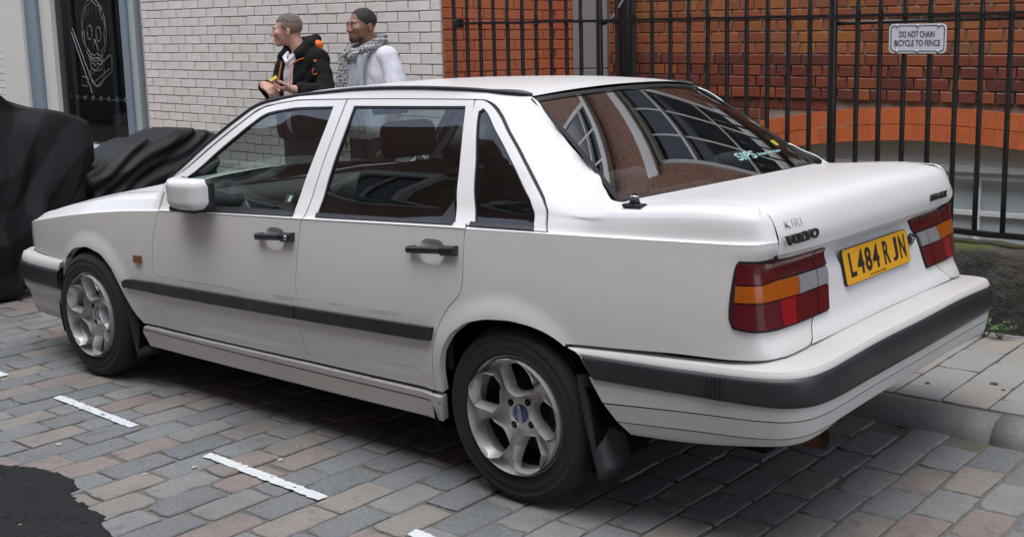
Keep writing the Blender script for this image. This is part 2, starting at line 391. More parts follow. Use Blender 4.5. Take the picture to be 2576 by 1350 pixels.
o = rest.build('setts', M_sett_i, road); tag(o, kind='stuff')
# parking-bay dashes
def dash(x0, x1, y0, y1, w, seed):
    r = np.random.default_rng(seed); n = 40; v = []; f = []
    for i in range(n+1):
        t = i/n; x = x0+(x1-x0)*t; yc = y0+(y1-y0)*t; e = r.normal(0, .0025, 2)
        xe = r.normal(0, .006, 2) if i in (0, n) else (0, 0)
        v += [(x+xe[0], yc-w/2+e[0], .0062), (x+xe[1], yc+w/2+e[1], .0062)]
    for i in range(n): f.append((2*i, 2*i+2, 2*i+3, 2*i+1))
    o = mesh('road_marking', v, f, M_line); tag(o, kind='structure')
dash(2.485, 1.80, 1.155, 1.178, .043, 1); dash(1.272, .56, 1.195, 1.212, .045, 2); dash(3.75, 3.03, 1.105, 1.130, .042, 3); dash(.105, -.6, 1.225, 1.245, .045, 4)
# worn asphalt repair
edge = [(.62, 2.6), (.60, 2.25), (.70, 2.0), (.86, 1.80), (.94, 1.785), (1.0, 1.765), (1.03, 1.73), (1.10, 1.735), (1.17, 1.712), (1.25, 1.72), (1.32, 1.705), (1.345, 1.65), (1.37, 1.655), (1.44, 1.625), (1.52, 1.62), (1.64, 1.632), (1.76, 1.68), (1.86, 1.73), (2.05, 1.80), (2.3, 1.95), (2.5, 2.3), (2.4, 2.8), (1.6, 3.0), (.9, 2.9)]
def asphalt_patch():
    P = []
    r = np.random.default_rng(4)
    for i in range(len(edge)):
        a, b = np.array(edge[i]), np.array(edge[(i+1) % len(edge)]); n = max(2, int(np.linalg.norm(b-a)/.018))
        for t in range(n): P.append(a+(b-a)*t/n+r.normal(0, .0045, 2))
    P = np.array(P); nb = len(P); c = P.mean(0)
    inner = c+(P-c)*.975; pts = np.vstack([P, inner])
    gx, gy = np.meshgrid(np.arange(.6, 2.5, .016), np.arange(1.62, 3.0, .016)); G = np.stack([gx.ravel(), gy.ravel()], 1)+r.normal(0, .005, (gx.size, 2))
    G = G[inside(G, c+(P-c)*.955)]; pts = np.vstack([pts, G])
    V, E, F, *_ = delaunay_2d_cdt([Vector(p) for p in pts], [(i, (i+1) % nb) for i in range(nb)], [], 0, 1e-6)
    V = np.array([v[:] for v in V]); ctr = np.array([V[list(f)].mean(0) for f in F]); ok = inside(ctr, P)
    z = np.where(np.arange(len(V)) < nb, -.006, .007)+r.normal(0, .0026, len(V))*(np.arange(len(V)) >= nb)
    o = mesh('asphalt_patch', np.column_stack([V, z]), [f for f, k in zip(F, ok) if k], M_asphalt, smooth=True); tag(o, kind='structure')
def inside(P, poly):
    x, y = P[:, 0], P[:, 1]; poly = np.asarray(poly); c = np.zeros(len(P), bool); j = len(poly)-1
    for i in range(len(poly)):
        xi, yi = poly[i]; xj, yj = poly[j]
        if yi != yj:
            c ^= ((yi > y) != (yj > y)) & (x < (xj-xi)*(y-yi)/(yj-yi)+xi)
        j = i
    return c
asphalt_patch()
# kerb + pavement
pav = mesh('pavement', [(-90, -6, .066), (90, -6, .066), (90, -.80, .066), (-90, -.80, .066)], [(0, 1, 2, 3)], M_flagbed); tag(pav, kind='structure')
kx = 7.2; kerb = empty('kerb'); tag(kerb, kind='structure')
k_me = None
for i in range(14):
    x1 = kx-i*.92; pr = [(-.817, -.08), (-.817, .073), (-.770, .073), (-.725, .066), (-.690, .050), (-.668, .026), (-.655, -.01), (-.650, -.08)]; m = len(pr); nn = 8; b = MB(); v = []; rr = np.random.default_rng(i)
    for k in range(nn+1):
        for y, z in pr: v.append((x1-.917*k/nn, y+rr.normal(0, .0012), z+rr.normal(0, .0012)))
    b.add(v, [(k*m+j, k*m+j+1, (k+1)*m+j+1, (k+1)*m+j) for k in range(nn) for j in range(m-1)]+[tuple(range(m))[::-1], tuple(nn*m+j for j in range(m))]); o = b.build('kerb_stone', M_kerb, kerb, True)
flag_me = [slab_mesh('flagstone', .186, .338, .03, 90+i, ch=.003, jit=.002) for i in range(6)]
for m_ in flag_me: m_.materials.append(M_flag)
for i in range(-24, 20):
    x = -.728+i*.193; y1 = -.822; first = True; ln = .338*(1 if i % 2 else .48)+rng.normal(0, .012)
    while y1 > -2.02:
        o = link('flagstone', flag_me[int(rng.integers(6))], None, pav); o.location = (x, y1-ln/2, .079+rng.normal(0, .0008)); o.rotation_euler = (rng.normal(0, .004), 0, rng.normal(0, .003)); o.scale = (1, ln/.338, 1)
        y1 -= ln+.007; ln = .338+rng.normal(0, .01)
# ---------------------------------------------------------------- brickwork helper
def brick_me(name, l, h, d, seed, mat_, ch=.004, jit=.001):
    r = np.random.default_rng(seed); me = bpy.data.meshes.new(name)
    # front face towards +y, origin centre of front face
    a = [(-l/2, -h/2), (l/2, -h/2), (l/2, h/2), (-l/2, h/2)]
    v = [(x+r.normal(0, jit), -d, z+r.normal(0, jit)) for x, z in a]+[(x+r.normal(0, jit), -ch, z+r.normal(0, jit)) for x, z in a]
    v += [(x*(1-2*ch/l), r.normal(0, .0006), z*(1-2*ch/h)) for x, z in a]
    f = []
    for k in range(4):
        k2 = (k+1) % 4; f += [(k2, k, 4+k, 4+k2), (4+k2, 4+k, 8+k, 8+k2)]
    f.append((11, 10, 9, 8)); me.from_pydata(v, [], f); me.update(); me.materials.append(mat_); return me
def lay(parent, name, sizes, rows, place, vis, mat_i, limit=300, stuff='bricks'):
    """rows: list of (x0,x1,z,size key,depth); place(x,z,d)->(loc, rotz); pieces in view become parts, the rest one stuff part"""
    items = []
    for x0, x1, z, key, dep, phase in rows:
        L = sizes[key][0]+.0115; n0 = math.floor((x0-phase)/L); x = phase+n0*L
        while x < x1-.001:
            a, b = max(x, x0), min(x+L, x1)
            if b-a > .03: items.append(((a+b)/2, b-a, L, z, key, dep))
            x += L
    P = np.array([place(i[0], i[3], i[5])[0] for i in items]); q, dd = project(P)
    ok = (q[:, 0] > -30) & (q[:, 0] < 2606) & (q[:, 1] > -30) & (q[:, 1] < 900) & np.array([vis(i) for i in items])
    idx = [k for k in np.argsort(dd) if ok[k]][:limit]; ids = set(idx); st = MB()
    for k, (xc, w, L, z, key, dep) in enumerate(items):
        me = random.choice(sizes[key][2]); loc, rz = place(xc, z, dep); sx = w/L
        if k in ids:
            o = link(name, me, None, parent); o.location = loc; o.rotation_euler = (0, -math.atan(TILT)*math.cos(rz), rz); o.scale = ((w-.0115)/(L-.0115), 1, 1)
        else:
            c, s_ = math.cos(rz), math.sin(rz); kx_ = (w-.0115)/(L-.0115)
            st.add([(loc[0]+c*v.co.x*kx_-s_*v.co.y, loc[1]+s_*v.co.x*kx_+c*v.co.y, loc[2]+v.co.z+TILT*c*v.co.x*kx_) for v in me.vertices], [p.vertices[:] for p in me.polygons])
    if st.v: tag(st.build(stuff, mat_i, parent), kind='stuff')
# ---------------------------------------------------------------- cream glazed-brick building with its shopfront
CREAM = [(.75, .695, .63), (.775, .72, .66), (.72, .67, .61), (.795, .735, .675), (.76, .69, .62)]
M_cream = mat('cream_brick', rough=.42, noise=[(14, .25, (.60, .57, .53)), (60, .12, (.52, .48, .43))], bump=(30, .12, .003), rnd=CREAM, wnoise=[(.9, .5, .75, .25, (.55, .50, .45)), (6, .62, .75, .25, (.52, .44, .38))])
M_cream_i = mat('cream_brick_far', rough=.42, noise=[(14, .25, (.60, .57, .53))], rnd=CREAM, rnd_src='island')
M_cmort = mat('cream_mortar', (.36, .31, .26), .9, noise=(40, .5, (.40, .35, .28)))
M_orange = mat('orange_brick', rough=.75, noise=[(12, .4, (.42, .105, .038)), (70, .25, (.56, .20, .10))], bump=(60, .3, .003), rnd=[(.50, .13, .048), (.53, .145, .056), (.46, .118, .044), (.52, .155, .065)])
M_orange_i = mat('orange_brick_far', rough=.75, noise=[(12, .4, (.36, .105, .045))], rnd=[(.43, .125, .055), (.46, .14, .065), (.40, .115, .05)], rnd_src='island')
M_omort = mat('orange_mortar', (.25, .10, .065), .9, noise=(30, .6, (.35, .25, .2)))
M_white = mat('white_joinery', (.78, .77, .74), .45, noise=(20, .15, (.6, .58, .55)))
M_glassdark = mat('pane', (.03, .04, .045), .06, spec=.6)
M_far_red = None
def wall_box(b, a, c): b.box(a, c)
cream = empty('cream_brick_building', (7.0, -2.2, 0)); tag(cream, 'cream glazed brick building with shop window and orange brick side wall', 'building')
def cpart(o): o.parent = cream; o.matrix_parent_inverse = Matrix.Translation((-7.0, 2.2, 0)); return o
def build_cream():
    b = MB()
    b.box((3.285, -3.6, -.2), (7.08, -2.212, 11)); b.box((7.08, -3.6, 2.75), (9.76, -2.212, 11)); b.box((9.76, -3.6, -.2), (16, -2.212, 11)); b.box((7.08, -2.6, -.2), (9.76, -2.212, .58))
    cpart(b.build('wall', M_cmort))
    b = MB().box((3.282, -3.62, -2.4), (3.30, -2.225, 11)); cpart(b.build('side_wall', M_omort))
    sz = {'s': (.2135, .066, [brick_me('brick', .2135, .067, .02, 200+i, M_cream, ch=.0025) for i in range(5)])}
    h = empty('front_brickwork'); cpart(h)
    rows = []
    for k in range(-20, 12):
        z = 1.6722+.0375+k*.0752
        rows.append((3.276, 7.075, z, 's', 0, .0 if k % 2 else .1125))
    lay(h, 'brick', sz, rows, lambda x, z, d: ((x, -2.2, z+zt(x)), 0), lambda i: True, M_cream_i)
    h2 = empty('pier_brickwork'); cpart(h2)
    rows = [(9.77, 10.6, 1.6722+.0375+k*.0752, 's', 0, .0 if k % 2 else .1125) for k in range(-20, 12)]
    lay(h2, 'brick', sz, rows, lambda x, z, d: ((x, -2.2, z+zt(x)), 0), lambda i: True, M_cream_i)
    so = {'s': (.2135, .066, [brick_me('brick', .2135, .0685, .02, 230+i, M_orange) for i in range(5)])}
    h3 = empty('side_brickwork'); cpart(h3)
    rows = [(-3.62, -2.222, 1.6722-.02+k*.0752, 's', 0, .05 if k % 2 else .1625) for k in range(-18, 11)]
    lay(h3, 'brick', so, rows, lambda x, z, d: ((3.27, x, z+zt(3.27)), math.pi/2), lambda i: True, M_orange_i)
build_cream()
M_colpaint = mat('column_paint', (.66, .65, .59), .5, noise=(6, .3, (.58, .57, .52)))
M_blueframe = mat('added_front_blue_grey', (.17, .22, .27), .4, metal=0, noise=(20, .3, (.24, .29, .33)))
M_lightframe = mat('pale_frame', (.42, .45, .45), .4)
M_shopglass = glass_mat('shop_glass', (.78, .83, .83), ior=1.5, gain=.9)
M_sill = mat('shop_sill', (.42, .48, .52), .4)
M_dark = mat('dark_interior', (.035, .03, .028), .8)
M_wood = mat('warm_wood', (.20, .085, .03), .5, noise=(8, .5, (.12, .05, .02)))
M_chrome = mat('polished_steel', (.62, .62, .62), .18, metal=1)
M_etch = mat('etched_glass', (.20, .205, .20), .5)
def build_shop():
    s = empty('shopfront', (8.4, -2.2, .6)); tag(s, 'shop window with blue grey frames and etched figure in cream brick wall', 'shopfront')
    def sp(o): o.parent = s; o.matrix_parent_inverse = Matrix.Translation((-8.4, 2.2, -.6)); return o
    sp(MB().box((9.27, -2.42, .1), (9.758, -2.17, 2.75), .01).build('column', M_colpaint))
    sp(MB().box((9.03, -2.34, .3), (9.262, -2.205, 2.75), .006).build('frame_post', M_blueframe))
    sp(MB().box((8.80, -2.36, .69), (9.026, -2.24, 2.75), .006).build('frame_lining', M_colpaint))
    f2 = sp(MB().box((7.33, -2.34, .69), (7.43, -2.19, 2.75), .006).build('frame_post', M_blueframe))
    sp(MB().box((7.235, -2.36, .69), (7.328, -2.215, 2.75), .006).build('frame_lining', M_lightframe))
    sp(MB().box((7.082, -2.30, .69), (7.10, -2.205, 2.75), .003).build('frame_edge', M_lightframe))
    sp(MB().box((7.085, -2.45, .60), (9.26, -2.10, .69), .008).build('sill', M_sill))
    sp(MB().box((7.085, -2.30, .50), (9.26, -2.14, .597), .006).build('stall_riser', M_lightframe))
    sp(mesh('window_glass', [(8.797, -2.29, .692), (7.435, -2.29, .692), (7.435, -2.29, 2.74), (8.797, -2.29, 2.74)], [(0, 1, 2, 3)], M_shopglass))
    sp(mesh('window_glass', [(7.234, -2.29, .692), (7.102, -2.29, .692), (7.102, -2.29, 2.74), (7.234, -2.29, 2.74)], [(0, 1, 2, 3)], M_shopglass))
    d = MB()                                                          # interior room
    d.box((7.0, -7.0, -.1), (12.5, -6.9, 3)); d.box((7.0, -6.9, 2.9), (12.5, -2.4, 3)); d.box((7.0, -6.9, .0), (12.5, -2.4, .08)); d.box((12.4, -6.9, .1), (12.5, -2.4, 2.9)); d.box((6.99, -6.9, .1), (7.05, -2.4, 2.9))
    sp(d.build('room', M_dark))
    sp(MB().box((10.9, -6.88, .08), (11.9, -6.3, 1.35)).box((10.2, -6.6, 1.75), (10.6, -6.3, 2.6)).build('wood_panel', M_wood))
    sp(MB().box((7.58, -3.2, .08), (7.80, -3.0, 2.9), .01).build('pillar', mat('plaster_pillar', (.22, .19, .175), .7)))
    sp(MB().box((8.62, -3.4, 1.25), (8.86, -3.2, 1.72)).box((8.30, -3.9, 1.0), (8.6, -3.7, 1.30)).build('shelf_box', mat('shelf_orange', (.30, .13, .04), .6)))
    sp(MB().box((8.35, -3.0, .70), (8.75, -2.8, .95)).box((7.9, -3.1, .70), (8.2, -2.9, .88)).build('counter', mat('counter_grey', (.20, .20, .20), .5)))
    t = MB().tube([(9.15, -2.46, 1.135+zt(9.15)-.155), (7.11, -2.46, 1.135+zt(7.11)-.155)], .008); r_ = sp(t.build('rail', M_chrome, None, True))
    for i in range(13):
        x = 9.10-i*.152; bm = bmesh.new(); bmesh.ops.create_uvsphere(bm, u_segments=12, v_segments=8, radius=.03)
        me = bpy.data.meshes.new('knob'); bm.to_mesh(me); bm.free(); me.polygons.foreach_set('use_smooth', [True]*len(me.polygons))
        o = link('knob', me, M_chrome); o.location = (x, -2.46, 1.14+zt(x)-.155); sp(o)
    e = MB()
    def loop(pts, r=.0034): e.tube([(x, -2.284, z) for x, z in pts], r, 6)
    def ell(cx, cz, a, b, n=26, t0=0, t1=2*math.pi): return [(cx+a*math.cos(t0+(t1-t0)*k/n), cz+b*math.sin(t0+(t1-t0)*k/n)) for k in range(n+1)]
    def ellw(cx, cz, a, b, w, m, n=60): return [(cx+(a+w*math.sin(m*t))*math.cos(t), cz+(b+w*math.sin(m*t))*math.sin(t)) for t in np.linspace(0, 2*math.pi, n)]
    loop(ell(8.07, 1.80, .225, .30)); loop(ellw(8.07, 1.80, .195, .27, .012, 9)); loop(ell(8.15, 1.78, .045, .07)); loop(ell(7.99, 1.76, .045, .07))
    loop([(8.07, 1.72), (8.02, 1.60), (8.12, 1.60), (8.07, 1.72)]); loop(ell(8.07, 1.42, .13, .16, t0=math.pi, t1=2*math.pi)); loop(ell(8.07, 1.47, .11, .06)); loop(ellw(8.07, 1.52, .12, .05, .012, 8))
    for k in range(5): loop([(8.21-.07*k, 1.93+.04*math.sin(k)), (8.18-.06*k, 2.03), (8.15-.05*k, 1.95)], .0035)
    loop([(8.50, 1.80), (8.24, 1.28), (8.20, 1.20), (8.14, 1.20), (8.19, 1.32), (8.47, 1.83), (8.50, 1.80)]); loop([(8.16, 1.38), (7.82, 1.56), (7.78, 1.52), (7.80, 1.40), (8.12, 1.25)]); loop([(8.14, 1.30), (7.83, 1.43)])
    loop([(8.25, 1.34), (8.36, 1.36), (8.38, 1.27), (8.28, 1.26), (8.25, 1.34)])
    sp(e.build('etched_figure', M_etch, None, True))
    l = MB().tube([(10.2, -5.0, 2.46), (10.2, -5.0, 2.42)], .06, 12); sp(l.build('ceiling_lamp', mat('lamp_glow', (1, .8, .5), .5, emit=((1, .72, .35), 12))))
build_shop()
# ---------------------------------------------------------------- red brick building behind the railings
REDU = [(0.288, 0.080, 0.027), (0.328, 0.103, 0.034), (0.264, 0.076, 0.032), (0.336, 0.125, 0.032), (0.224, 0.065, 0.029), (0.320, 0.087, 0.031), (0.264, 0.095, 0.038), (0.352, 0.103, 0.034)]
REDL = [(0.176, 0.038, 0.023), (0.220, 0.053, 0.027), (0.145, 0.037, 0.027), (0.290, 0.076, 0.029), (0.123, 0.034, 0.027), (0.238, 0.056, 0.027), (0.185, 0.047, 0.031), (0.326, 0.093, 0.032)]
M_redu = mat('red_brick', rough=.5, noise=[(10, .25, (.24, .085, .04)), (50, .15, (.46, .22, .11))], wnoise=[(1.1, .52, .7, .35, (.12, .05, .03)), (30, .70, .74, .5, (.5, .42, .34))], bump=(35, .2, .003), rnd=REDU)
M_redl = mat('purple_brick', rough=.38, noise=[(10, .35, (.12, .045, .035)), (50, .15, (.35, .17, .1))], bump=(35, .2, .003), rnd=REDL)
M_redu_i = mat('red_brick_far', rough=.5, noise=[(10, .35, (.20, .085, .045))], rnd=REDU, rnd_src='island')
M_rmort = mat('red_mortar', (.36, .31, .24), .9, noise=[(14, .7, (.22, .13, .085)), (3, .6, (.15, .10, .07))])
M_render = mat('grey_render', (.30, .29, .28), .8, noise=[(5, .35, (.25, .24, .23))])
M_greyframe = mat('grey_window_frame', (.58, .58, .56), .55, noise=(5, .3, (.52, .52, .50)))
M_obscure = mat('obscured_pane', (.46, .52, .525), .25, noise=(3, .3, (.41, .47, .475)))
M_black = mat('black_gloss_iron', (.008, .008, .009), .30, noise=[(110, .04, (.35, .35, .33))], bump=[(60, .35, .003)])
M_archpaint = mat('arch_brick_orange', rough=.7, noise=[(14, .4, (.40, .10, .03)), (60, .25, (.56, .20, .09))], bump=(50, .3, .003), rnd=[(.56, .115, .022), (.59, .13, .03), (.53, .105, .022), (.60, .135, .032)])
red = empty('red_brick_building', (0, -3.45, 0)); tag(red, 'polychrome red brick building with arched basement window behind railings', 'building')
def rpart(o): o.parent = red; o.matrix_parent_inverse = Matrix.Translation((0, 3.45, 0)); return o
AX, AZ = .20, 1.104                                                  # arch crown
def arch_z(x, R, top): return top-R+math.sqrt(max(R*R-(x-AX)**2, 0))
def build_red():
    b = MB()
    # wall backing with openings (basement window, ground-floor and first-floor windows)
    def wallpiece(x0, x1, z0, z1, y=-3.462): b.box((x0, -3.9, z0), (x1, y, z1))
    wx = [(-5.6, -4.4), (-3.1, -1.9), (-.42, .92)]
    xs = [-14]+[c for w in wx for c in w]+[3.285]
    wallpiece(-14, 3.285, 1.16, 2.25); wallpiece(-14, 3.285, 4.55, 5.7); wallpiece(-14, 3.285, 7.8, 12)
    for i in range(0, len(xs), 2):
        wallpiece(xs[i], xs[i+1], 2.25, 4.55); wallpiece(xs[i], xs[i+1], 5.7, 7.8)
    wallpiece(1.42, 3.285, -2.4, 1.16, -3.472); wallpiece(-14, -1.05, -2.4, 1.16, -3.472)
    # spandrel above the arch
    n = 24; xa = np.linspace(-1.05, 1.42, n+1)
    v = []; f = []
    for x in xa: v += [(x, -3.472, arch_z(x, 5.9, AZ)-.09), (x, -3.472, 1.16), (x, -3.9, arch_z(x, 5.9, AZ)-.09), (x, -3.9, 1.16)]
    for i in range(n):
        a = 4*i; f += [(a, a+4, a+5, a+1), (a+2, a, a+4, a+6), (a+3, a+7, a+6, a+2)]
    b.add(v, f); rpart(b.build('wall', M_rmort))
    S = {'s': (.2135, .066, [brick_me('brick', .2135, .067, .02, 300+i, M_redu) for i in range(4)]), 'h': (.1025, .066, [brick_me('brick', .1025, .067, .02, 310+i, M_redu) for i in range(4)])}
    T = {'s': (.2135, .066, [brick_me('brick', .2135, .066, .02, 320+i, M_redl) for i in range(4)]), 'h': (.1025, .066, [brick_me('brick', .1025, .066, .02, 330+i, M_redl) for i in range(4)])}
    base = 1.4335
    up = empty('upper_brickwork'); rpart(up); lo = empty('plinth_brickwork'); rpart(lo); un = empty('spandrel_brickwork'); rpart(un)
    rows = [(-5.2, 2.73, base+.0375+k*.075, 's' if k % 2 else 'h', -3.45, .03*k) for k in range(0, 8)]
    lay(up, 'brick', S, rows, lambda x, z, d: ((x, d, z+zt(x)), 0), lambda i: True, M_redu_i)
    rows = [(-5.2, 2.73, base-.0375-k*.075, 'h' if k % 2 else 's', -3.442, .06*k) for k in range(0, 4)]
    lay(lo, 'brick', T, rows, lambda x, z, d: ((x, d, z+zt(x)), 0), lambda i: True, M_redu_i)
    items = []
    for k in range(4, 12):
        z = base-.0375-k*.075
        for x0, x1 in ((1.45, 3.28), (-5.2, -1.06)): items.append((x0, x1, z, 'h' if k % 2 else 's', -3.462, .04*k))
        if k < 7:
            # bricks that stop on the arch
            t = z-.036+0; dz = AZ+zt(0)-t
            if dz > 0:
                half = math.sqrt(max(2*5.9*dz-dz*dz, 0)); items.append((AX+half+.01, 1.45, z, 'h' if k % 2 else 's', -3.462, .04*k)); items.append((-1.06, AX-half-.01, z, 'h' if k % 2 else 's', -3.462, .04*k))
            else: items.append((-1.06, 1.45, z, 'h' if k % 2 else 's', -3.462, .04*k))
    items = [i for i in items if i[1]-i[0] > .04]
    lay(un, 'brick', T, items, lambda x, z, d: ((x, d, z+zt(x)), 0), lambda i: True, M_redu_i)
    # rubbed-brick arch, two rings
    ar = empty('arch'); rpart(ar)
    for ring, (top, hh) in enumerate(((AZ, .106), (AZ-.109, .103))):
        R = 5.9-.109*ring; n = 34; half = 1.235; da = 2*math.asin(half/R)/n
        me = [brick_me('voussoir', R*da-.0008, hh-.0015, .12, 400+10*ring+i, M_archpaint, ch=.0012, jit=.0004) for i in range(3)]
        for i in range(n):
            a = -n*da/2+(i+.5)*da; Rc = R-hh/2; x = AX+Rc*math.sin(a); z = top-R+Rc*math.cos(a)
            o = link('voussoir', random.choice(me), None, ar); o.location = (x, -3.447, z+zt(x)); o.rotation_euler = (0, a-math.atan(TILT), 0)
    # basement window: grey head panel, frame, white bars, obscured panes
    v = []; f = []; xa = np.linspace(-1.03, 1.40, 21)
    for x in xa: v += [(x, -3.56, arch_z(x, 5.68, AZ-.215)+zt(x)), (x, -3.56, .735+zt(x)*.6), (x, -3.50, arch_z(x, 5.68, AZ-.212)+zt(x)+.01), (x, -3.9, arch_z(x, 5.68, AZ-.212)+zt(x)+.01)]
    for i in range(20): a = 4*i; f += [(a+1, a+5, a+4, a), (a+2, a, a+4, a+6), (a, a+4, a+7, a+3)]
    rpart(mesh('head_panel', v, f, M_greyframe))
    w = empty('basement_window'); rpart(w)
    MB().box((-1.03, -3.60, .70), (1.40, -3.545, .742), .004).box((-1.03, -3.62, .655), (1.40, -3.575, .698), .004).build('frame_head', M_greyframe, w)
    MB().box((-1.03, -3.66, -1.2), (1.40, -3.652, .66)).build('pane', M_obscure, w)
    for x in (-.02, .62, -.66): MB().box((x-.018, -3.65, -1.2), (x+.018, -3.61, .652), .004).build('glazing_bar', M_white, w)
    for z in (.435, -.25): MB().box((-1.03, -3.648, z-.016), (1.40, -3.615, z+.016), .004).build('glazing_bar', M_white, w)
    for x in (-1.045, 1.36): MB().box((x, -3.60, -1.2), (x+.05, -3.54, .735), .004).build('frame_side', M_greyframe, w)
    # upper windows: white sashes with stone heads
    for x0, x1 in wx:
        for z0, z1 in ((2.25, 4.55), (5.7, 7.8)):
            win = empty('window'); rpart(win)
            m = MB(); 
            for a, c in (((x0, z0), (x0+.06, z1)), ((x1-.06, z0), (x1, z1)), ((x0+.06, z0), (x1-.06, z0+.08)), ((x0+.06, z1-.08), (x1-.06, z1)), ((x0+.06, (z0+z1)/2+.3), (x1-.06, (z0+z1)/2+.36))): m.box((a[0], -3.62, a[1]), (c[0], -3.5, c[1]))
            m.build('sash_frame', M_white, win); m = MB()
            for k in (1, 2): xx = x0+(x1-x0)*k/3; m.box((xx-.015, -3.60, z0), (xx+.015, -3.54, z1))
            for k in (1, 3): zz = z0+(z1-z0)*k/4.6; m.box((x0, -3.598, zz-.015), (x1, -3.542, zz+.015))
            m.build('glazing_bar', M_white, win); mesh('pane', [(x0, -3.61, z0), (x1, -3.61, z0), (x1, -3.61, z1), (x0, -3.61, z1)], [(0, 1, 2, 3)], M_glassdark, win)
            MB().box((x0-.12, -3.52, z1), (x1+.12, -3.40, z1+.24), .01).build('stone_head', M_white, win); MB().box((x0-.1, -3.52, z0-.12), (x1+.1, -3.36, z0), .01).build('stone_sill', M_white, win)
    # grey rendered strip and small fittings
    rpart(MB().box((2.735, -3.47, 1.318+.055), (3.065, -3.432, 4), .004).box((2.735, -3.47, -2.3), (3.065, -3.432, 1.312+.055), .004).build('rendered_strip', M_render))
    S2 = {'s': (.2135, .066, [brick_me('brick', .2135, .0685, .02, 350+i, M_orange) for i in range(3)])}
    h = empty('corner_brickwork'); rpart(h)
    lay(h, 'brick', S2, [(3.068, 3.272, 1.6722-.02+k*.0752, 's', -3.44, .1*(k % 2)) for k in range(-18, 10)], lambda x, z, d: ((x, d, z+zt(x)), 0), lambda i: True, M_orange_i)
    M_bricktex = bpy.data.materials.new('red_brick_storeys'); M_bricktex.use_nodes = True; t = M_bricktex.node_tree; br = t.nodes.new('ShaderNodeTexBrick'); tc = t.nodes.new('ShaderNodeTexCoord'); mp = t.nodes.new('ShaderNodeMapping')
    mp.inputs['Rotation'].default_value = (math.pi/2, 0, 0); br.inputs['Scale'].default_value = 1; br.inputs['Brick Width'].default_value = .225; br.inputs['Row Height'].default_value = .075; br.inputs['Mortar Size'].default_value = .006
    br.inputs['Color1'].default_value = (.30, .11, .05, 1); br.inputs['Color2'].default_value = (.22, .08, .04, 1); br.inputs['Mortar'].default_value = (.30, .25, .2, 1)
    t.links.new(tc.outputs['Object'], mp.inputs[0]); t.links.new(mp.outputs[0], br.inputs['Vector']); t.links.new(br.outputs[0], t.nodes['Principled BSDF'].inputs['Base Color']); t.nodes['Principled BSDF'].inputs['Roughness'].default_value = .7
    v = MB()
    for i in range(0, len(xs), 2):
        for z0, z1 in ((2.02, 12),): v.box((xs[i]+.002, -3.47, z0), (xs[i+1]-.002, -3.45, z1))
    for a, c in wx:
        for z0, z1 in ((2.02, 2.13), (4.79, 5.58), (8.04, 12)): v.box((a-.002, -3.47, z0), (c+.002, -3.451, z1))
    rpart(v.build('upper_storeys', M_bricktex))
    return M_bricktex
M_bricktex = build_red()
area = MB().box((-14, -3.46, -2.6), (3.29, -2.3, -2.45)); o = area.build('basement_yard', mat('yard_concrete', (.10, .10, .095), .9)); tag(o, kind='structure')
# drainpipe, fence stay
dp = empty('drainpipe', (2.515, -3.37, -2.4)); tag(dp, 'thick black cast iron drainpipe on red brick wall beside grey strip', 'drainpipe')
o = MB().tube([(0, 0, 0), (0, 0, 9)], .056, 20).build('pipe', M_black, dp, True)
for z in (3.1, 5.5): MB().tube([(0, 0, z), (0, 0, z+.12)], .068, 20).build('collar', M_black, dp, True)
# ---------------------------------------------------------------- railings on a mossy plinth
def mossy():
    m = mat('mossy_stone', (.05, .044, .036), .95, noise=[(4, .6, (.026, .023, .02)), (25, .6, (.085, .075, .06)), (110, .5, (.03, .024, .018))], bump=[(25, 1.0, .02), (90, .9, .008)]); t = m.node_tree; N = t.nodes; L = t.links; b = N['Principled BSDF']
    src = b.inputs['Base Color'].links[0].from_socket
    g = N.new('ShaderNodeNewGeometry'); sx = N.new('ShaderNodeSeparateXYZ'); L.new(g.outputs['Position'], sx.inputs[0])
    nz = N.new('ShaderNodeTexNoise'); nz.inputs['Scale'].default_value = 7; nz.inputs['Detail'].default_value = 8; L.new(g.outputs['Position'], nz.inputs[0])
    mr = N.new('ShaderNodeMapRange'); mr.inputs[1].default_value = .22; mr.inputs[2].default_value = .52; mr.inputs[3].default_value = -.13; mr.inputs[4].default_value = .10; L.new(sx.outputs[2], mr.inputs[0])
    ad = N.new('ShaderNodeMath'); ad.operation = 'ADD'; L.new(nz.outputs[0], ad.inputs[0]); L.new(mr.outputs[0], ad.inputs[1])
    m2 = N.new('ShaderNodeMapRange'); m2.inputs[1].default_value = .52; m2.inputs[2].default_value = .66; L.new(ad.outputs[0], m2.inputs[0])
    mx = N.new('ShaderNodeMix'); mx.data_type = 'RGBA'; L.new(m2.outputs[0], mx.inputs[0]); L.new(src, mx.inputs[6]); mx.inputs[7].default_value = (.06, .075, .014, 1); L.new(mx.outputs[2], b.inputs['Base Color'])
    return m
M_moss = mossy()
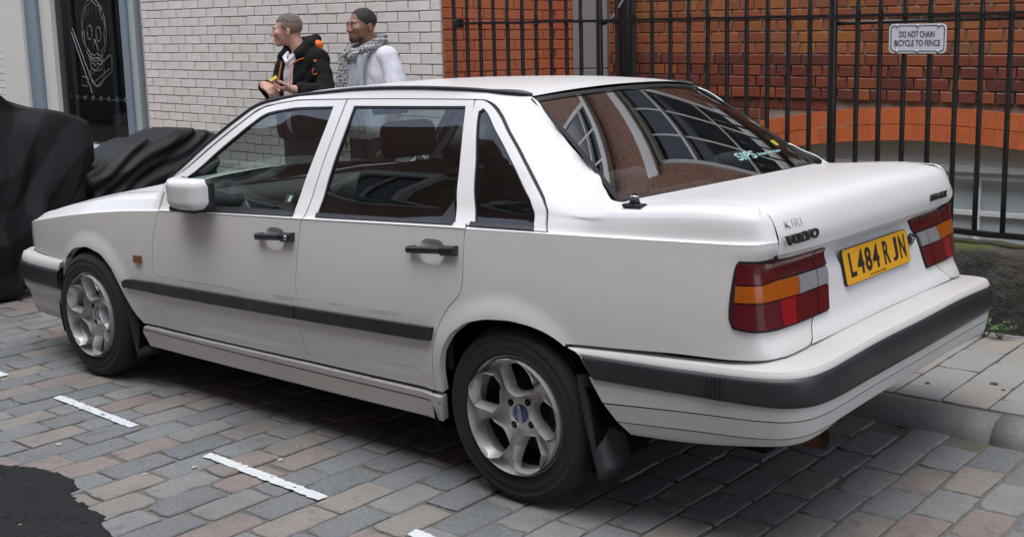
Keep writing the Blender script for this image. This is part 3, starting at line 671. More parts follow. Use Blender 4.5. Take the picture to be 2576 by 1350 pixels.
def build_plinth():
    nx, nj = 420, 26; v = []; f = []; r = np.random.default_rng(8)
    prof = [(-2.03, .05)]+[(-2.03-.012*(k/10), .05+.43*k/10) for k in range(1, 11)]+[(-2.05, .497), (-2.07, .505)]+[(-2.07-.02*k, .508) for k in range(1, 12)]+[(-2.31, .49), (-2.31, -2.4)]
    ph = r.uniform(0, 6.28, 12)
    for i in range(nx+1):
        x = 3.26-i*10.2/nx
        for j, (y, z) in enumerate(prof):
            d = sum(math.sin(x*(5+7*k)+z*(9+5*k)+ph[k])*.007/(1+.5*k) for k in range(6))+r.normal(0, .0018)
            v.append((x, y+d*(1 if j < 14 else .2), z+(zt(x) if z > .3 else 0)+(d*.5 if 10 < j < 24 else 0)))
    m = len(prof)
    for i in range(nx):
        for j in range(m-1): f.append((i*m+j, i*m+j+1, (i+1)*m+j+1, (i+1)*m+j))
    o = mesh('plinth_wall', v, f, M_moss, smooth=True); tag(o, 'low dark stone plinth with green moss under the black railings', 'wall')
build_plinth()
FENCE = empty('iron_fence', (1.0, -2.15, .5)); tag(FENCE, 'black painted iron railings with spear tops on mossy plinth', 'fence')
def fpart(o): o.parent = FENCE; o.matrix_parent_inverse = Matrix.Translation((-1.0, 2.15, -.5)); return o
def build_fence():
    def bar_mesh(r, z0, z1, tip, seed):
        rr = np.random.default_rng(seed)
        zs = [z0, 1.1, 1.62, 1.655, 1.66, 1.70, 1.78, z1, tip]; rs = [r, r*.98, r*1.0, r*1.12, r*1.12, r*.86, r*.98, r*.8, .002]
        m = MB().tube([(rr.normal(0, .0012), rr.normal(0, .0012), z) for z in zs], rs, 10); me = bpy.data.meshes.new('bar'); me.from_pydata(m.v, [], m.f); me.polygons.foreach_set('use_smooth', [True]*len(me.polygons)); me.update(); me.materials.append(M_black); return me
    bm_ = [bar_mesh(.0135, .56, 1.92, 2.02, 600+i) for i in range(5)]
    xs = [2.976, 2.856, 2.733, 2.609, 2.483, 2.362, 2.239, 2.115, 1.998, 1.717, 1.59, 1.458, 1.327, 1.2, 1.071, .943, .815, .683, .556, .426, .151, .026, -.105, -.239, -.373, -.497, -.636, -.77, -.90, -1.03, -1.16, -1.29]+[-1.55-.131*k for k in range(36)]
    for x in xs:
        o = link('bar', random.choice(bm_), None); o.location = (x, -2.15, zt(x)); fpart(o)
    for x, r, tip in ((3.097, .021, 1.98), (1.852, .022, 2.1), (.291, .024, 2.1), (-1.42, .024, 2.1), (-6.3, .024, 2.1)):
        zz = [.45, 1.2, 1.66, 1.70, 1.85, tip]; m = MB().tube([(x, -2.15, z+zt(x)) for z in zz], [r, r, r, r*.95, r*.8, .004], 4 if r == .021 else 12); fpart(m.build('post', M_black, None, r != .021))
    for z, h, w, nm in ((1.653, .0085, .019, 'top_rail'), (.563, .0135, .02, 'bottom_rail')):
        n = 100; v = []; f = []; r_ = np.random.default_rng(3)
        for i in range(n+1):
            x = 3.1-i*9.45/n; e = r_.normal(0, .0012)
            for y, zz in ((-2.15-w, -h), (-2.15+w, -h), (-2.15+w, h), (-2.15-w, h)): v.append((x, y, z+zt(x)+zz+e))
        for i in range(n):
            for k in range(4): f.append((4*i+k, 4*i+(k+1) % 4, 4*i+4+(k+1) % 4, 4*i+4+k))
        f += [(3, 2, 1, 0), (4*n, 4*n+1, 4*n+2, 4*n+3)]
        fpart(mesh(nm, v, f, M_black))
    fpart(MB().box((3.03, -2.18, 1.675), (3.085, -2.115, 1.735), .006).build('rail_bracket', M_black))
    fpart(MB().tube([(1.84, -2.17, 1.665), (1.80, -2.22, 1.70), (1.79, -2.5, 1.98), (1.79, -3.0, 2.5)], .012, 8).build('stay', M_black, None, True))
    fpart(MB().tube([(.291, -2.17, 1.62), (-.05, -2.6, 1.63), (-.6, -3.44, 1.64)], .011, 8).build('stay', M_black, None, True))
build_fence()
# ---- sign on the railings
M_signw = mat('sign_white', (.62, .63, .66), .35, noise=(30, .15, (.5, .5, .52)))
M_ink = mat('sign_black', (.02, .02, .025), .4)
def rrect(w, h, r, n=6):
    p = []
    for cx, cy, a0 in ((w/2-r, h/2-r, 0), (-w/2+r, h/2-r, 90), (-w/2+r, -h/2+r, 180), (w/2-r, -h/2+r, 270)):
        for k in range(n+1): a = math.radians(a0+90*k/n); p.append((cx+r*math.cos(a), cy+r*math.sin(a)))
    return p
def plate_prism(name, poly, y0, y1, matr, parent, O, ax=(1, 0, 0), ay=(0, 0, 1)):
    O = np.array(O, float); ax = np.array(ax, float); ay = np.array(ay, float); az = np.cross(ax, ay); n = len(poly)
    v = [O+ax*a+ay*b+az*y0 for a, b in poly]+[O+ax*a+ay*b+az*y1 for a, b in poly]
    f = [tuple(range(n))[::-1], tuple(range(n, 2*n))]+[(k, (k+1) % n, n+(k+1) % n, n+k) for k in range(n)]
    return mesh(name, v, f, matr, parent)
def build_sign():
    s = empty('fence_sign', (-.186, -2.118, 1.53)); tag(s, 'white metal notice about bicycles riveted to the black railings', 'sign')
    ax = np.array([-1, 0, -TILT]); ay = np.array([0, 0, 1.]); az = np.cross(ax, ay)
    plate_prism('panel', rrect(.298, .149, .024), 0, .004, M_signw, s, (0, 0, 0), ax, ay)
    o, i = rrect(.280, .131, .019), rrect(.272, .123, .016); n = len(o)
    v = [ax*a+ay*b+az*.0052 for a, b in o]+[ax*a+ay*b+az*.0052 for a, b in i]
    mesh('border', v, [(k, (k+1) % n, n+(k+1) % n, n+k) for k in range(n)], M_ink, s)
    lettering('lettering', 'DO NOT CHAIN', M_ink, s, ax*-.003+ay*.022+az*.0054, ax, ay, .031, .182, .0004, .004)
    lettering('lettering', 'BICYCLE TO FENCE', M_ink, s, ax*.0+ay*-.022+az*.0054, ax, ay, .031, .238, .0004, .004)
    for a in (-.108, 0, .108):
        for b in (.064, -.064):
            c = ax*a+ay*b; MB().tube([c+az*.003, c+az*.008, c+az*.011], [.009, .008, .003], 12).build('rivet', mat('galvanised', (.4, .4, .4), .4, metal=.8) if not bpy.data.materials.get('galvanised') else bpy.data.materials['galvanised'], s, True)
build_sign()
# ---------------------------------------------------------------- the other side of the street (mirrored in the glass)
opp = empty('opposite_building', (4, 6.2, 0)); tag(opp, 'brick building with white sash windows across the street', 'building')
def build_opp():
    def op(o): o.parent = opp; o.matrix_parent_inverse = Matrix.Translation((-4, -6.2, 0)); return o
    op(MB().box((-12, 6.2, -.1), (26, 7, 9.5)).build('wall', M_bricktex))
    op(MB().box((18.6, 6.05, .1), (25.8, 6.19, 3.2)).build('added_dark_front', M_glassdark)); m = MB()  # unseen dark front, added to darken the reflection in the shop glass
    for xx in (18.5, 20.3, 22.2, 24.0, 25.8): m.box((xx-.08, 6.0, .0), (xx+.08, 6.21, 3.3))
    m.box((18.5, 5.98, 3.2), (25.9, 6.21, 3.6)); op(m.build('added_front_frame', M_blueframe))
    for k in range(9):
        for z0 in (1.0, 4.6):
            if k == 8 and z0 < 2: continue
            x0 = -9+k*3.4; x1 = x0+1.7; z1 = z0+2.3; w = empty('window'); op(w)
            m = MB(); m.box((x0, 6.06, z0), (x0+.13, 6.198, z1)); m.box((x1-.13, 6.06, z0), (x1, 6.198, z1)); m.box((x0+.13, 6.06, z1-.2), (x1-.13, 6.198, z1)); m.box((x0-.1, 6.0, z0-.14), (x1+.1, 6.198, z0)); m.build('frame', M_white, w)
            m = MB(); xm = (x0+x1)/2; m.box((xm-.02, 6.1, z0), (xm+.02, 6.16, z1-.2)); m.box((x0+.13, 6.1, z0+1.0), (xm-.02, 6.16, z0+1.05)); m.box((xm+.02, 6.1, z0+1.0), (x1-.13, 6.16, z0+1.05)); m.build('glazing_bar', M_white, w)
            mesh('pane', [(x0, 6.17, z0), (x1, 6.17, z0), (x1, 6.17, z1), (x0, 6.17, z1)], [(3, 2, 1, 0)], M_glassdark, w)
build_opp()

for x, y, r in ((-.93, -1.17, .018), (-.99, -1.10, .010), (-.70, -1.02, .011)):
    m = MB(); n = 12; m.add([(x+r*math.cos(2*math.pi*k/n)*random.uniform(.85, 1.1), y+r*math.sin(2*math.pi*k/n)*random.uniform(.85, 1.1), .0822) for k in range(n)], [tuple(range(n))]); m.build('gum_spot', mat('old_gum', (.05, .048, .046), .8) if not bpy.data.materials.get('old_gum') else bpy.data.materials['old_gum'], pav)
# ================================================================ THE CAR
M_paint = mat('white_paint', (.67, .667, .66), .42, spec=.45, coat=.45, coat_rough=.09, noise=[(2.2, .12, (.62, .615, .60)), (40, .05, (.55, .53, .50))])
M_side = mat('white_paint_side_shade_grime', (.64, .63, .607), .38, spec=.5, coat=.5, coat_rough=.05, noise=[(1.6, .22, (.61, .595, .565)), (7, .12, (.56, .54, .51)), (60, .06, (.42, .40, .37)), (190, .05, (.28, .26, .24))])  # base toned down for the shade on the sides, grime noise over it
M_skirt = mat('cream_white_plastic', (.58, .56, .52), .42, coat=.2, noise=[(3, .3, (.49, .46, .42)), (60, .12, (.42, .40, .36))])
M_bump = mat('bumper_white', (.50, .492, .475), .45, coat=.08, noise=[(3, .25, (.60, .58, .53)), (55, .10, (.42, .40, .36))])
M_trim = mat('black_trim', (.015, .017, .021), .42, noise=[(5, .6, (.03, .032, .036))], bump=(150, .1, .001))
M_rubber = mat('rubber', (.012, .012, .013), .6)
M_tyre = mat('tyre', (.011, .011, .011), .8, noise=[(8, .5, (.02, .019, .018))], bump=(70, .2, .002))
M_alloy = mat('alloy', (.60, .59, .58), .36, metal=.45, noise=[(9, .35, (.46, .44, .42)), (60, .18, (.22, .20, .18))])
def worn_mat(name, col, lo_, hi_):
    m = mat(name, col, .5); t = m.node_tree; N = t.nodes; nz = N.new('ShaderNodeTexNoise'); nz.inputs['Scale'].default_value = 6; nz.inputs['Detail'].default_value = 6; tc = N.new('ShaderNodeTexCoord'); t.links.new(tc.outputs['Object'], nz.inputs[0])
    r = N.new('ShaderNodeMapRange'); r.inputs[1].default_value = .38; r.inputs[2].default_value = .62; r.inputs[3].default_value = lo_; r.inputs[4].default_value = hi_; t.links.new(nz.outputs[0], r.inputs[0]); t.links.new(r.outputs[0], N['Principled BSDF'].inputs['Alpha']); return m
M_residue = worn_mat('tape_residue', (.42, .39, .35), .0, .32); M_streak = worn_mat('polished_streak', (.84, .84, .83), .1, .45)
M_barrel = mat('dark_barrel', (.045, .042, .04), .7)  # plain dark tone for the barrel behind the spokes
M_under = mat('underbody', (.006, .006, .006), .95, spec=.1)
M_cabin = mat('cabin_fabric', (.032, .03, .029), .9)
M_cabin2 = mat('cabin_plastic', (.05, .055, .055), .55)
M_blue = mat('cap_blue', (.025, .06, .22), .3, coat=.5)
M_carglass = glass_mat('car_glass', (.62, .70, .68), ior=1.5)
M_rearglass = glass_mat('rear_glass', (.56, .62, .61), ior=1.5, gain=.48)
M_plate = mat('plate_yellow', (.72, .36, .02), .35, noise=(30, .2, (.62, .30, .02)))
M_plateink = mat('plate_black', (.02, .02, .022), .4)
def lens_mat(name, col, rough=.08):
    m = mat(name, col, rough+.15, coat=.5, coat_rough=.08, spec=.35); t = m.node_tree; N = t.nodes; L = t.links
    w = N.new('ShaderNodeTexWave'); w.inputs['Scale'].default_value = 70; w.bands_direction = 'Z'; tc = N.new('ShaderNodeTexCoord'); L.new(tc.outputs['Object'], w.inputs[0])
    b = N.new('ShaderNodeBump'); b.inputs['Strength'].default_value = .15; b.inputs['Distance'].default_value = .002; L.new(w.outputs[1], b.inputs['Height']); L.new(b.outputs[0], N['Principled BSDF'].inputs['Normal'])
    return m
M_red1 = lens_mat('lens_dark_red', (.085, .004, .008)); M_red2 = lens_mat('lens_red', (.24, .005, .010)); M_amber = lens_mat('lens_amber', (.34, .075, .003)); M_clear = lens_mat('lens_clear', (.23, .23, .24), .15)
M_amber2 = lens_mat('marker_amber', (.20, .045, .005))
car = empty('parked_car'); tag(car, 'white four door saloon car parked on stone setts beside the pavement', 'car')
def densify(P, step, closed=True):
    P = [np.array(p, float) for p in P]; out = []
    n = len(P)
    for i in range(n if closed else n-1):
        a, b = P[i], P[(i+1) % n]; m = max(1, int(np.ceil(np.linalg.norm(b-a)/step)))
        for t in range(m): out.append(a+(b-a)*t/m)
    if not closed: out.append(P[-1])
    return np.array(out)
def smooth_poly(P, it=1, keep=40):
    """corner-preserving smoothing of traced outlines"""
    P = np.array(P, float)
    for _ in range(it):
        a = np.roll(P, 1, 0); b = np.roll(P, -1, 0); d1 = P-a; d2 = b-P
        ang = np.degrees(np.abs(np.arctan2(d1[:, 0]*d2[:, 1]-d1[:, 1]*d2[:, 0], (d1*d2).sum(1)))); w = (ang < keep)[:, None]*.25
        P = P*(1-2*w)+(a+b)*w
    return P
def area2(P): x, y = P[:, 0], P[:, 1]; return (x*np.roll(y, -1)-np.roll(x, -1)*y).sum()/2
def inset_poly(P, d):
    P = np.array(P, float); s = 1 if area2(P) > 0 else -1
    e = np.roll(P, -1, 0)-P; L = np.linalg.norm(e, axis=1); L[L < 1e-9] = 1e-9; n = np.stack([-e[:, 1], e[:, 0]], 1)/L[:, None]*s
    n0 = np.roll(n, 1, 0); b = n+n0; k = 2/np.maximum((b*b).sum(1), .5)
    return P+b*k[:, None]*d*.5*1.0*2/2
def nrm(S, u, v, e=1e-3):
    a = S(u+e, v)-S(u-e, v); b = S(u, v+e)-S(u, v-e); n = np.cross(b, a); return n/np.maximum(np.linalg.norm(n, axis=-1, keepdims=True), 1e-12)
def panel(name, S, poly, matr, parent, holes=(), sc=(1, 1), step=.03, grid=.05, off=0., thick=.014, gap=.0034, side=1, smooth=2, flip=False):
    sc = np.array(sc, float); out = inset_poly(np.array(poly, float)*sc, gap) if gap else np.array(poly, float)*sc
    loops = [smooth_poly(densify(out, step), smooth)]
    for h in holes: loops.append(smooth_poly(densify(np.array(h, float)*sc, step), smooth))
    pts = []; ed = []
    for l in loops:
        n0 = len(pts); pts += list(l); ed += [(n0+i, n0+(i+1) % len(l)) for i in range(len(l))]
    A = np.array(pts); lo = A.min(0); hi = A.max(0)
    gx, gy = np.meshgrid(np.arange(lo[0], hi[0], grid), np.arange(lo[1], hi[1], grid)); G = np.stack([gx.ravel(), gy.ravel()], 1)
    if len(G):
        ok = inside(G, loops[0])
        for l in loops[1:]: ok &= ~inside(G, l)
        G = G[ok]
        if len(G):
            d = np.min(np.linalg.norm(G[:, None]-A[None], axis=2), 1); G = G[d > grid*.45]
    allp = list(A)+list(G)
    V, E_, F, *_ = delaunay_2d_cdt([Vector(p) for p in allp], ed, [], 0, 1e-7)
    V = np.array([v[:] for v in V]); F = [tuple(f) for f in F]
    c = np.array([V[list(f)].mean(0) for f in F]); ok = inside(c, loops[0])
    for l in loops[1:]: ok &= ~inside(c, l)
    F = [f for f, k in zip(F, ok) if k]
    uv = V/sc; X = S(uv[:, 0], uv[:, 1]); N = nrm(S, uv[:, 0], uv[:, 1])
    X = X+N*off
    F2 = []
    for f in F:
        a, b, d = X[f[0]], X[f[1]], X[f[2]]
        F2.append(f if np.dot(np.cross(b-a, d-a), N[f[0]]) > 0 else f[::-1])
    cnt = {}
    for f in F2:
        for i in range(3): e = (f[i], f[(i+1) % 3]); cnt[e] = cnt.get(e, 0)+1
    bd = [e for e in cnt if (e[1], e[0]) not in cnt]
    vv = list(X); nn = list(N); ff = list(F2)
    if thick:
        for a, b in bd:
            t = X[b]-X[a]; m = np.cross(t, N[a]); m /= max(np.linalg.norm(m), 1e-9); k = len(vv)
            vv += [X[a], X[b], X[b]-N[b]*thick, X[a]-N[a]*thick]; nn += [m]*4; ff.append((k+1, k, k+3, k+2))
    vv = np.array(vv); nn = np.array(nn)
    if side < 0: vv = vv*[1, -1, 1]; nn = nn*[1, -1, 1]; ff = [f[::-1] for f in ff]
    return mesh(name, vv, ff, matr, parent, True, nn)
def gridsurf(name, fn, nu, nv, matr, parent, flip=False, close=False):
    U, V = np.meshgrid(np.linspace(0, 1, nu), np.linspace(0, 1, nv), indexing='ij'); X = fn(U, V).reshape(-1, 3)
    f = []
    for i in range(nu-1):
        for j in range(nv-1):
            q = (i*nv+j, (i+1)*nv+j, (i+1)*nv+j+1, i*nv+j+1); f.append(q[::-1] if flip else q)
    return mesh(name, X, f, matr, parent, True)
SCU = (1, .085)
URC = float(np.interp(0., OUT[:160, 1], SS_[:160]))-.0005
creaseline = lambda u0, u1, n=24: [(u, float(zc(outl(u)[0]))) for u in np.linspace(u0, u1, n)]
FG = [(2.045, .80), (2.070, .7436), (2.081, .66), (2.085, .60), (2.084, .5286), (2.080, .45), (2.074, .379), (2.061, .316)]
MG = [(1.0534, .865), (1.0603, .808), (1.069, .729), (1.075, .68), (1.078, .631), (1.0785, .5644), (1.077, .489), (1.069, .415), (1.058, .326)]
RG = [(.2017, .905), (.202, .83), (.202, .7293), (.2174, .6907), (.2679, .6473), (.3065, .5936), (.3322, .5406), (.3482, .4766), (.3589, .3821), (.3628, .330)]
FW = [(2.035, .0), (2.025, 1.9), (1.943, 2.82), (1.882, 3.32), (1.807, 3.88), (1.730, 4.44), (1.657, 4.97), (1.592, 5.46), (1.538, 5.71), (1.468, 5.84), (1.2375, 5.96), (1.0426, 6.02)]
BG = [(1.0405, 4.8), (1.0415, 3.6), (1.039, 2.15), (1.037, 1.3), (1.040, .95), (1.0455, .0)]
RGU = [(.3615, 6.10), (.339, 5.41), (.297, 4.27), (.257, 3.25), (.2042, 1.02), (.198, .0)]
H_F = [(1.1043, 5.6976), (1.1003, 5.03), (1.1029, 3.866), (1.110, 2.78), (1.108, 1.16), (1.93, 1.16), (1.905, 2.30), (1.843, 3.02), (1.755, 3.74), (1.680, 4.30), (1.610, 4.82), (1.548, 5.27), (1.51, 5.45), (1.4443, 5.532), (1.3013, 5.629)]
H_R = [(.9864, 5.74), (.3899, 5.81), (.3458, 4.615), (.3127, 3.654), (.2843, 2.635), (.255, 1.1), (.9727, 1.16), (.9768, 2.54), (.9819, 3.72), (.9822, 4.81)]
H_Q = [(.3215, 5.62), (.3055, 5.74), (.2785, 5.59), (.1622, 4.67), (.0543, 3.765), (-.0374, 2.944), (-.072, 2.25), (-.0848, 1.25), (.1695, 1.22), (.2073, 2.72), (.2575, 4.1), (.3165, 5.4)]
QF = [(.3555, 6.09), (.3195, 6.095), (.2871, 5.93), (.2585, 5.75), (.2059, 5.39), (.0914, 4.47), (-.0039, 3.67), (-.0819, 3.03), (-.112, 2.59), (-.143, .52)]
ARCH_R = [(-.232, .580), (-.2146, .592), (-.1638, .6154), (-.0966, .6309), (-.0118, .6372), (.0924, .6281), (.180, .6054), (.255, .555), (.3021, .4847), (.3194, .4132), (.3235, .333)]
ARCH_F = [(2.940, .300), (2.938, .43), (2.925, .50), (2.87, .573), (2.787, .614), (2.653, .635), (2.52, .6145), (2.43, .56), (2.375, .49), (2.331, .421), (2.29, .355), (2.25, .312)]
LAMP = [(-.821, .901), (-.9609, .899), (-1.10, .893), (-1.352, .890), (-1.33, .83), (-1.306, .76), (-1.287, .700), (-1.1878, .6985), (-.9538, .697), (-.8592, .701), (-.8109, .7099), (-.7976, .7342), (-.8005, .8041), (-.8086, .8635)]
LAMP[0:1] = [(-.813, .890), (-.824, .900)]
def cup(door, u0, u1, z0, z1, s):
    cu, cz, a, b = (u0+u1)/2, (z0+z1)/2, (u1-u0)/2, (z1-z0)/2; n = 28; m = 7; v = []; nn = []
    for j in range(m):
        r = 1-.97*j/(m-1)
        for k in range(n):
            t = 2*math.pi*k/n; c_, s_ = math.cos(t), math.sin(t); e = .62
            uu = cu+a*r*np.sign(c_)*abs(c_)**e; zz_ = cz+b*r*np.sign(s_)*abs(s_)**e
            X = SL(np.array(uu), np.array(zz_)); d = .016*(1-r**3); v.append((X[0], (X[1]-d-.0005)*s, X[2]))
    f = []
    for j in range(m-1):
        for k in range(n): q = (j*n+k, j*n+(k+1) % n, (j+1)*n+(k+1) % n, (j+1)*n+k); f.append(q if s < 0 else q[::-1])
    f.append(tuple((m-1)*n+k for k in range(n)))
    mesh('handle_cup', v, f, M_side, door, True)
    return [(cu+a*np.sign(math.cos(t))*abs(math.cos(t))**.62, cz+b*np.sign(math.sin(t))*abs(math.sin(t))**.62) for t in np.linspace(0, 2*math.pi, 28, endpoint=False)]
def handle(door, u0, u1, ub, z0, z1, s, lock):
    # slim grip ahead of a deeper hinge block
    def blk(a, b, za, zb, d0, d1, nm, zsl):
        n = 10; v = []; f = []
        for i in range(n+1):
            t = i/n; u = a+(b-a)*t; X = SL(np.array(u), np.array((za+zb)/2)); zo = zsl*(u-u1)
            prof = [(d0, za), (d1*.72, za), (d1, za+.25*(zb-za)), (d1, za+.8*(zb-za)), (d1*.8, zb), (d0, zb)]
            for d, z in prof: v.append((X[0], (X[1]+d)*s, z+zo))
        m = 6
        for i in range(n):
            for k in range(m): q = (i*m+k, i*m+(k+1) % m, (i+1)*m+(k+1) % m, (i+1)*m+k); f.append(q if s < 0 else q[::-1])
        f += [tuple(range(m)), tuple(n*m+k for k in range(m))[::-1]]
        return mesh(nm, v, f, M_trim, door)
    zs = -.07
    blk(u0, ub, z0, z1-.003, -.004, .024, 'handle_base', zs); g = blk(ub+.0015, u1, z0+.006, z1-.006, .010, .026, 'handle_grip', zs)
    blk(u1-.028, u1-.002, z0+.005, z1-.005, -.004, .012, 'handle_end', zs)
    if lock:
        X = SL(np.array((u0+ub)/2-.004), np.array((z0+z1)/2-.06*((u0+ub)/2-u1)*0)); c = np.array([X[0], (X[1]+.022)*s, (z0+z1)/2+.012])
        MB().tube([c, c+np.array([0, .004*s, 0])], .010, 16).build('lock', M_chrome, door, True)
def build_side(s):
    nm = lambda n: n
    # ---- front wing
    wing = panel('front_wing', SL, creaseline(2.037, 3.33)+[(3.345, .62), (3.34, .545), (2.946, .536)]+ARCH_F+[(2.061, .3165)]+FG[::-1][1:], M_side, car, side=s, grid=.02, thick=.03, step=.02)
    panel('wing_top', SU, [(2.037, 0), (3.33, 0), (3.36, 5.2)]+[(u, 5.6) for u in (3.2, 2.9, 2.6, 2.3, 2.14)]+[(2.075, 4.2), (2.055, 2.0)], M_paint, wing, sc=SCU, side=s, grid=.04, gap=.0012)
    panel('rub_strip', SL, [(2.084, .531), (2.310, .522), (2.333, .505), (2.325, .478), (2.084, .481)], M_trim, wing, side=s, off=.016, thick=.02, step=.02)
    panel('side_marker', SL, [(2.2265, .605), (2.2265, .632), (2.220, .638), (2.172, .639), (2.1705, .606)], M_amber2, wing, side=s, off=.012, thick=.016, gap=0, step=.01)
    # ---- front door
    hc = (1.1455, 1.262, .757, .846); 
    def ring(u0, u1, z0, z1): return [((u0+u1)/2+(u1-u0)/2*np.sign(math.cos(t))*abs(math.cos(t))**.62, (z0+z1)/2+(z1-z0)/2*np.sign(math.sin(t))*abs(math.sin(t))**.62) for t in np.linspace(0, 2*math.pi, 28, endpoint=False)]
    fd = panel('front_door', SL, creaseline(1.0455, 2.035)+FG+[(1.6, .318)]+MG[::-1], M_side, car, holes=[ring(*hc)], side=s, grid=.045, smooth=1)
    cup(fd, *hc, s); handle(fd, 1.083, 1.303, 1.147, .785, .823, s, True)
    panel('window_frame', SU, FW+BG, M_paint, fd, holes=[H_F], sc=SCU, side=s, grid=.03, step=.02, off=.003)
    panel('window_seal', SU, H_F, M_rubber, fd, holes=[inset_poly(np.array(H_F)*SCU, .011)/SCU], sc=SCU, side=s, grid=.03, step=.02, off=.000, gap=-.004, smooth=0)
    panel('window_glass', SU, H_F, M_carglass, fd, sc=SCU, side=s, grid=.05, off=-.004, thick=0, gap=0)
    panel('weatherstrip', SU, [(1.106, .80), (1.106, 1.22), (1.93, 1.20), (1.95, .78)], M_trim, fd, sc=SCU, side=s, off=.008, thick=.012, gap=0)
    panel('rub_strip', SL, [(1.0815, .5505), (2.078, .531), (2.078, .481), (1.0815, .5015)], M_trim, fd, side=s, off=.018, thick=.022, step=.03, gap=.002)
    for P_ in ([(1.09, .582), (2.06, .562), (2.06, .556), (1.09, .575)], [(1.10, .572), (1.55, .563), (1.55, .558), (1.10, .567)]): panel('tape_residue', SL, P_, M_residue, fd, side=s, off=.0007, thick=0, gap=0, smooth=0)
    panel('rubbed_streak', SL, [(1.10, .402), (1.40, .404), (1.62, .409), (1.62, .403), (1.40, .391), (1.10, .389)], M_streak, fd, side=s, off=.0007, thick=0, gap=0)
    # ---- rear door
    hc2 = (.2905, .406, .786, .874)
    rd = panel('rear_door', SL, creaseline(.1985, 1.0435)+MG+[(.65, .328)]+RG[::-1], M_side, car, holes=[ring(*hc2)], side=s, grid=.045, smooth=1)
    cup(rd, *hc2, s); handle(rd, .226, .452, .2905, .812, .848, s, False)
    panel('window_frame', SU, [(1.0366, 6.02), (.7655, 6.08)]+RGU+[(1.0415, .0), (1.036, .95), (1.033, 1.3), (1.035, 2.15), (1.0375, 3.6), (1.0365, 4.8)], M_paint, rd, holes=[H_R], sc=SCU, side=s, grid=.03, step=.02, off=.003)
    panel('window_seal', SU, H_R, M_rubber, rd, holes=[inset_poly(np.array(H_R)*SCU, .011)/SCU], sc=SCU, side=s, grid=.03, step=.02, gap=-.004, smooth=0)
    panel('window_glass', SU, H_R, M_carglass, rd, sc=SCU, side=s, grid=.05, off=-.004, thick=0, gap=0)
    panel('weatherstrip', SU, [(.262, .70), (.262, 1.12), (.972, 1.18), (.972, .84)], M_trim, rd, sc=SCU, side=s, off=.008, thick=.012, gap=0)
    panel('corner_blank', SU, [(.256, .78), (.262, 1.3), (.300, 2.6), (.332, 1.4), (.287, .7)], M_trim, rd, sc=SCU, side=s, off=.001, thick=0, gap=0)
    panel('rub_strip', SL, [(.337, .568), (1.0755, .5505), (1.0755, .5015), (.349, .518)], M_trim, rd, side=s, off=.018, thick=.022, step=.03, gap=.002)
    for P_ in ([(.35, .600), (1.07, .583), (1.07, .576), (.35, .593)], [(.40, .590), (.80, .580), (.80, .575), (.40, .585)]): panel('tape_residue', SL, P_, M_residue, rd, side=s, off=.0007, thick=0, gap=0, smooth=0)
    panel('rubbed_streak', SL, [(.42, .412), (.62, .410), (.80, .412), (.80, .408), (.62, .402), (.42, .403)], M_streak, rd, side=s, off=.0007, thick=0, gap=0)
    # ---- rear quarter with C-pillar and cantrail
    q = panel('rear_quarter', SL, creaseline(-.977, .196, 50)+RG+[(.3235, .330)]+ARCH_R[::-1]+[(-.2354, .5888), (-.4224, .5996), (-.6307, .6127), (-.8193, .6165), (-.928, .620), (-1.112, .633), (-1.19, .6977), (-1.10, .78), (-.985, .903)], M_side, car, side=s, grid=.02, thick=.03, step=.018)
    lidk = []
    for u in np.linspace(-.362, -.935, 26):
        a, b = 2.0, 6.9
        for _ in range(30):
            m = (a+b)/2
            if SU(np.array(u), np.array(m))[1] > .689: a = m
            else: b = m
        lidk.append((u, a))
    cornerk = [(-.957, 3.6), (-.968, 2.6), (-.975, 1.4), (-.977, 0)]
    qu = [(.196, .0), (.196, .66), (-.150, .40), (-.1205, 2.59), (-.0905, 3.06), (-.0129, 3.70), (.0824, 4.50), (.1969, 5.42), (.2495, 5.80), (.2811, 5.99), (.3195, 6.17), (.366, 6.17), (.7655, 6.14), (1.0406, 6.085), (1.2375, 6.03), (1.468, 5.93), (1.545, 5.80), (1.60, 5.55), (1.665, 5.06), (1.738, 4.53), (1.815, 3.97), (1.89, 3.40), (1.95, 2.90), (2.035, 1.96),
          (2.05, 2.45), (1.98, 2.98), (1.925, 3.48), (1.85, 4.08), (1.773, 4.65), (1.699, 5.20), (1.630, 5.69), (1.576, 5.95), (1.495, 6.28), (1.345, 6.66), (1.18, 6.84), (1.0, 6.95), (.7, 7), (.4, 7), (.16, 6.95), (.1265, 6.22), (.0643, 5.70), (.0171, 5.375), (-.0595, 4.85), (-.1360, 4.34), (-.2150, 3.87), (-.272, 3.76), (-.291, 3.84), (-.310, 4.03), (-.325, 4.3), (-.3400, 4.70), (-.352, 5.33)]+lidk+cornerk+[(u, 0) for u in np.linspace(-.945, .15, 40)]
    panel('pillar_and_shoulder', SU, qu, M_paint, q, sc=SCU, side=s, grid=.018, step=.012, gap=.0008, smooth=1, thick=.004)
    panel('quarter_window_frame', SU, QF+[(.185, .68), (.2125, 1.05), (.265, 3.25), (.305, 4.27), (.345, 5.41)], M_paint, q, holes=[H_Q], sc=SCU, side=s, grid=.03, step=.015, off=.003)
    panel('window_seal', SU, H_Q, M_rubber, q, holes=[inset_poly(np.array(H_Q)*SCU, .009)/SCU], sc=SCU, side=s, grid=.03, step=.015, gap=-.004, smooth=0)
    panel('quarter_glass', SU, H_Q, M_carglass, q, sc=SCU, side=s, grid=.05, off=-.004, thick=0, gap=0)
    panel('weatherstrip', SU, [(.187, .70), (.187, 1.22), (-.087, 1.22), (-.092, .55)], M_trim, q, sc=SCU, side=s, off=.006, thick=.01, gap=0)
    sv = []; sf = []
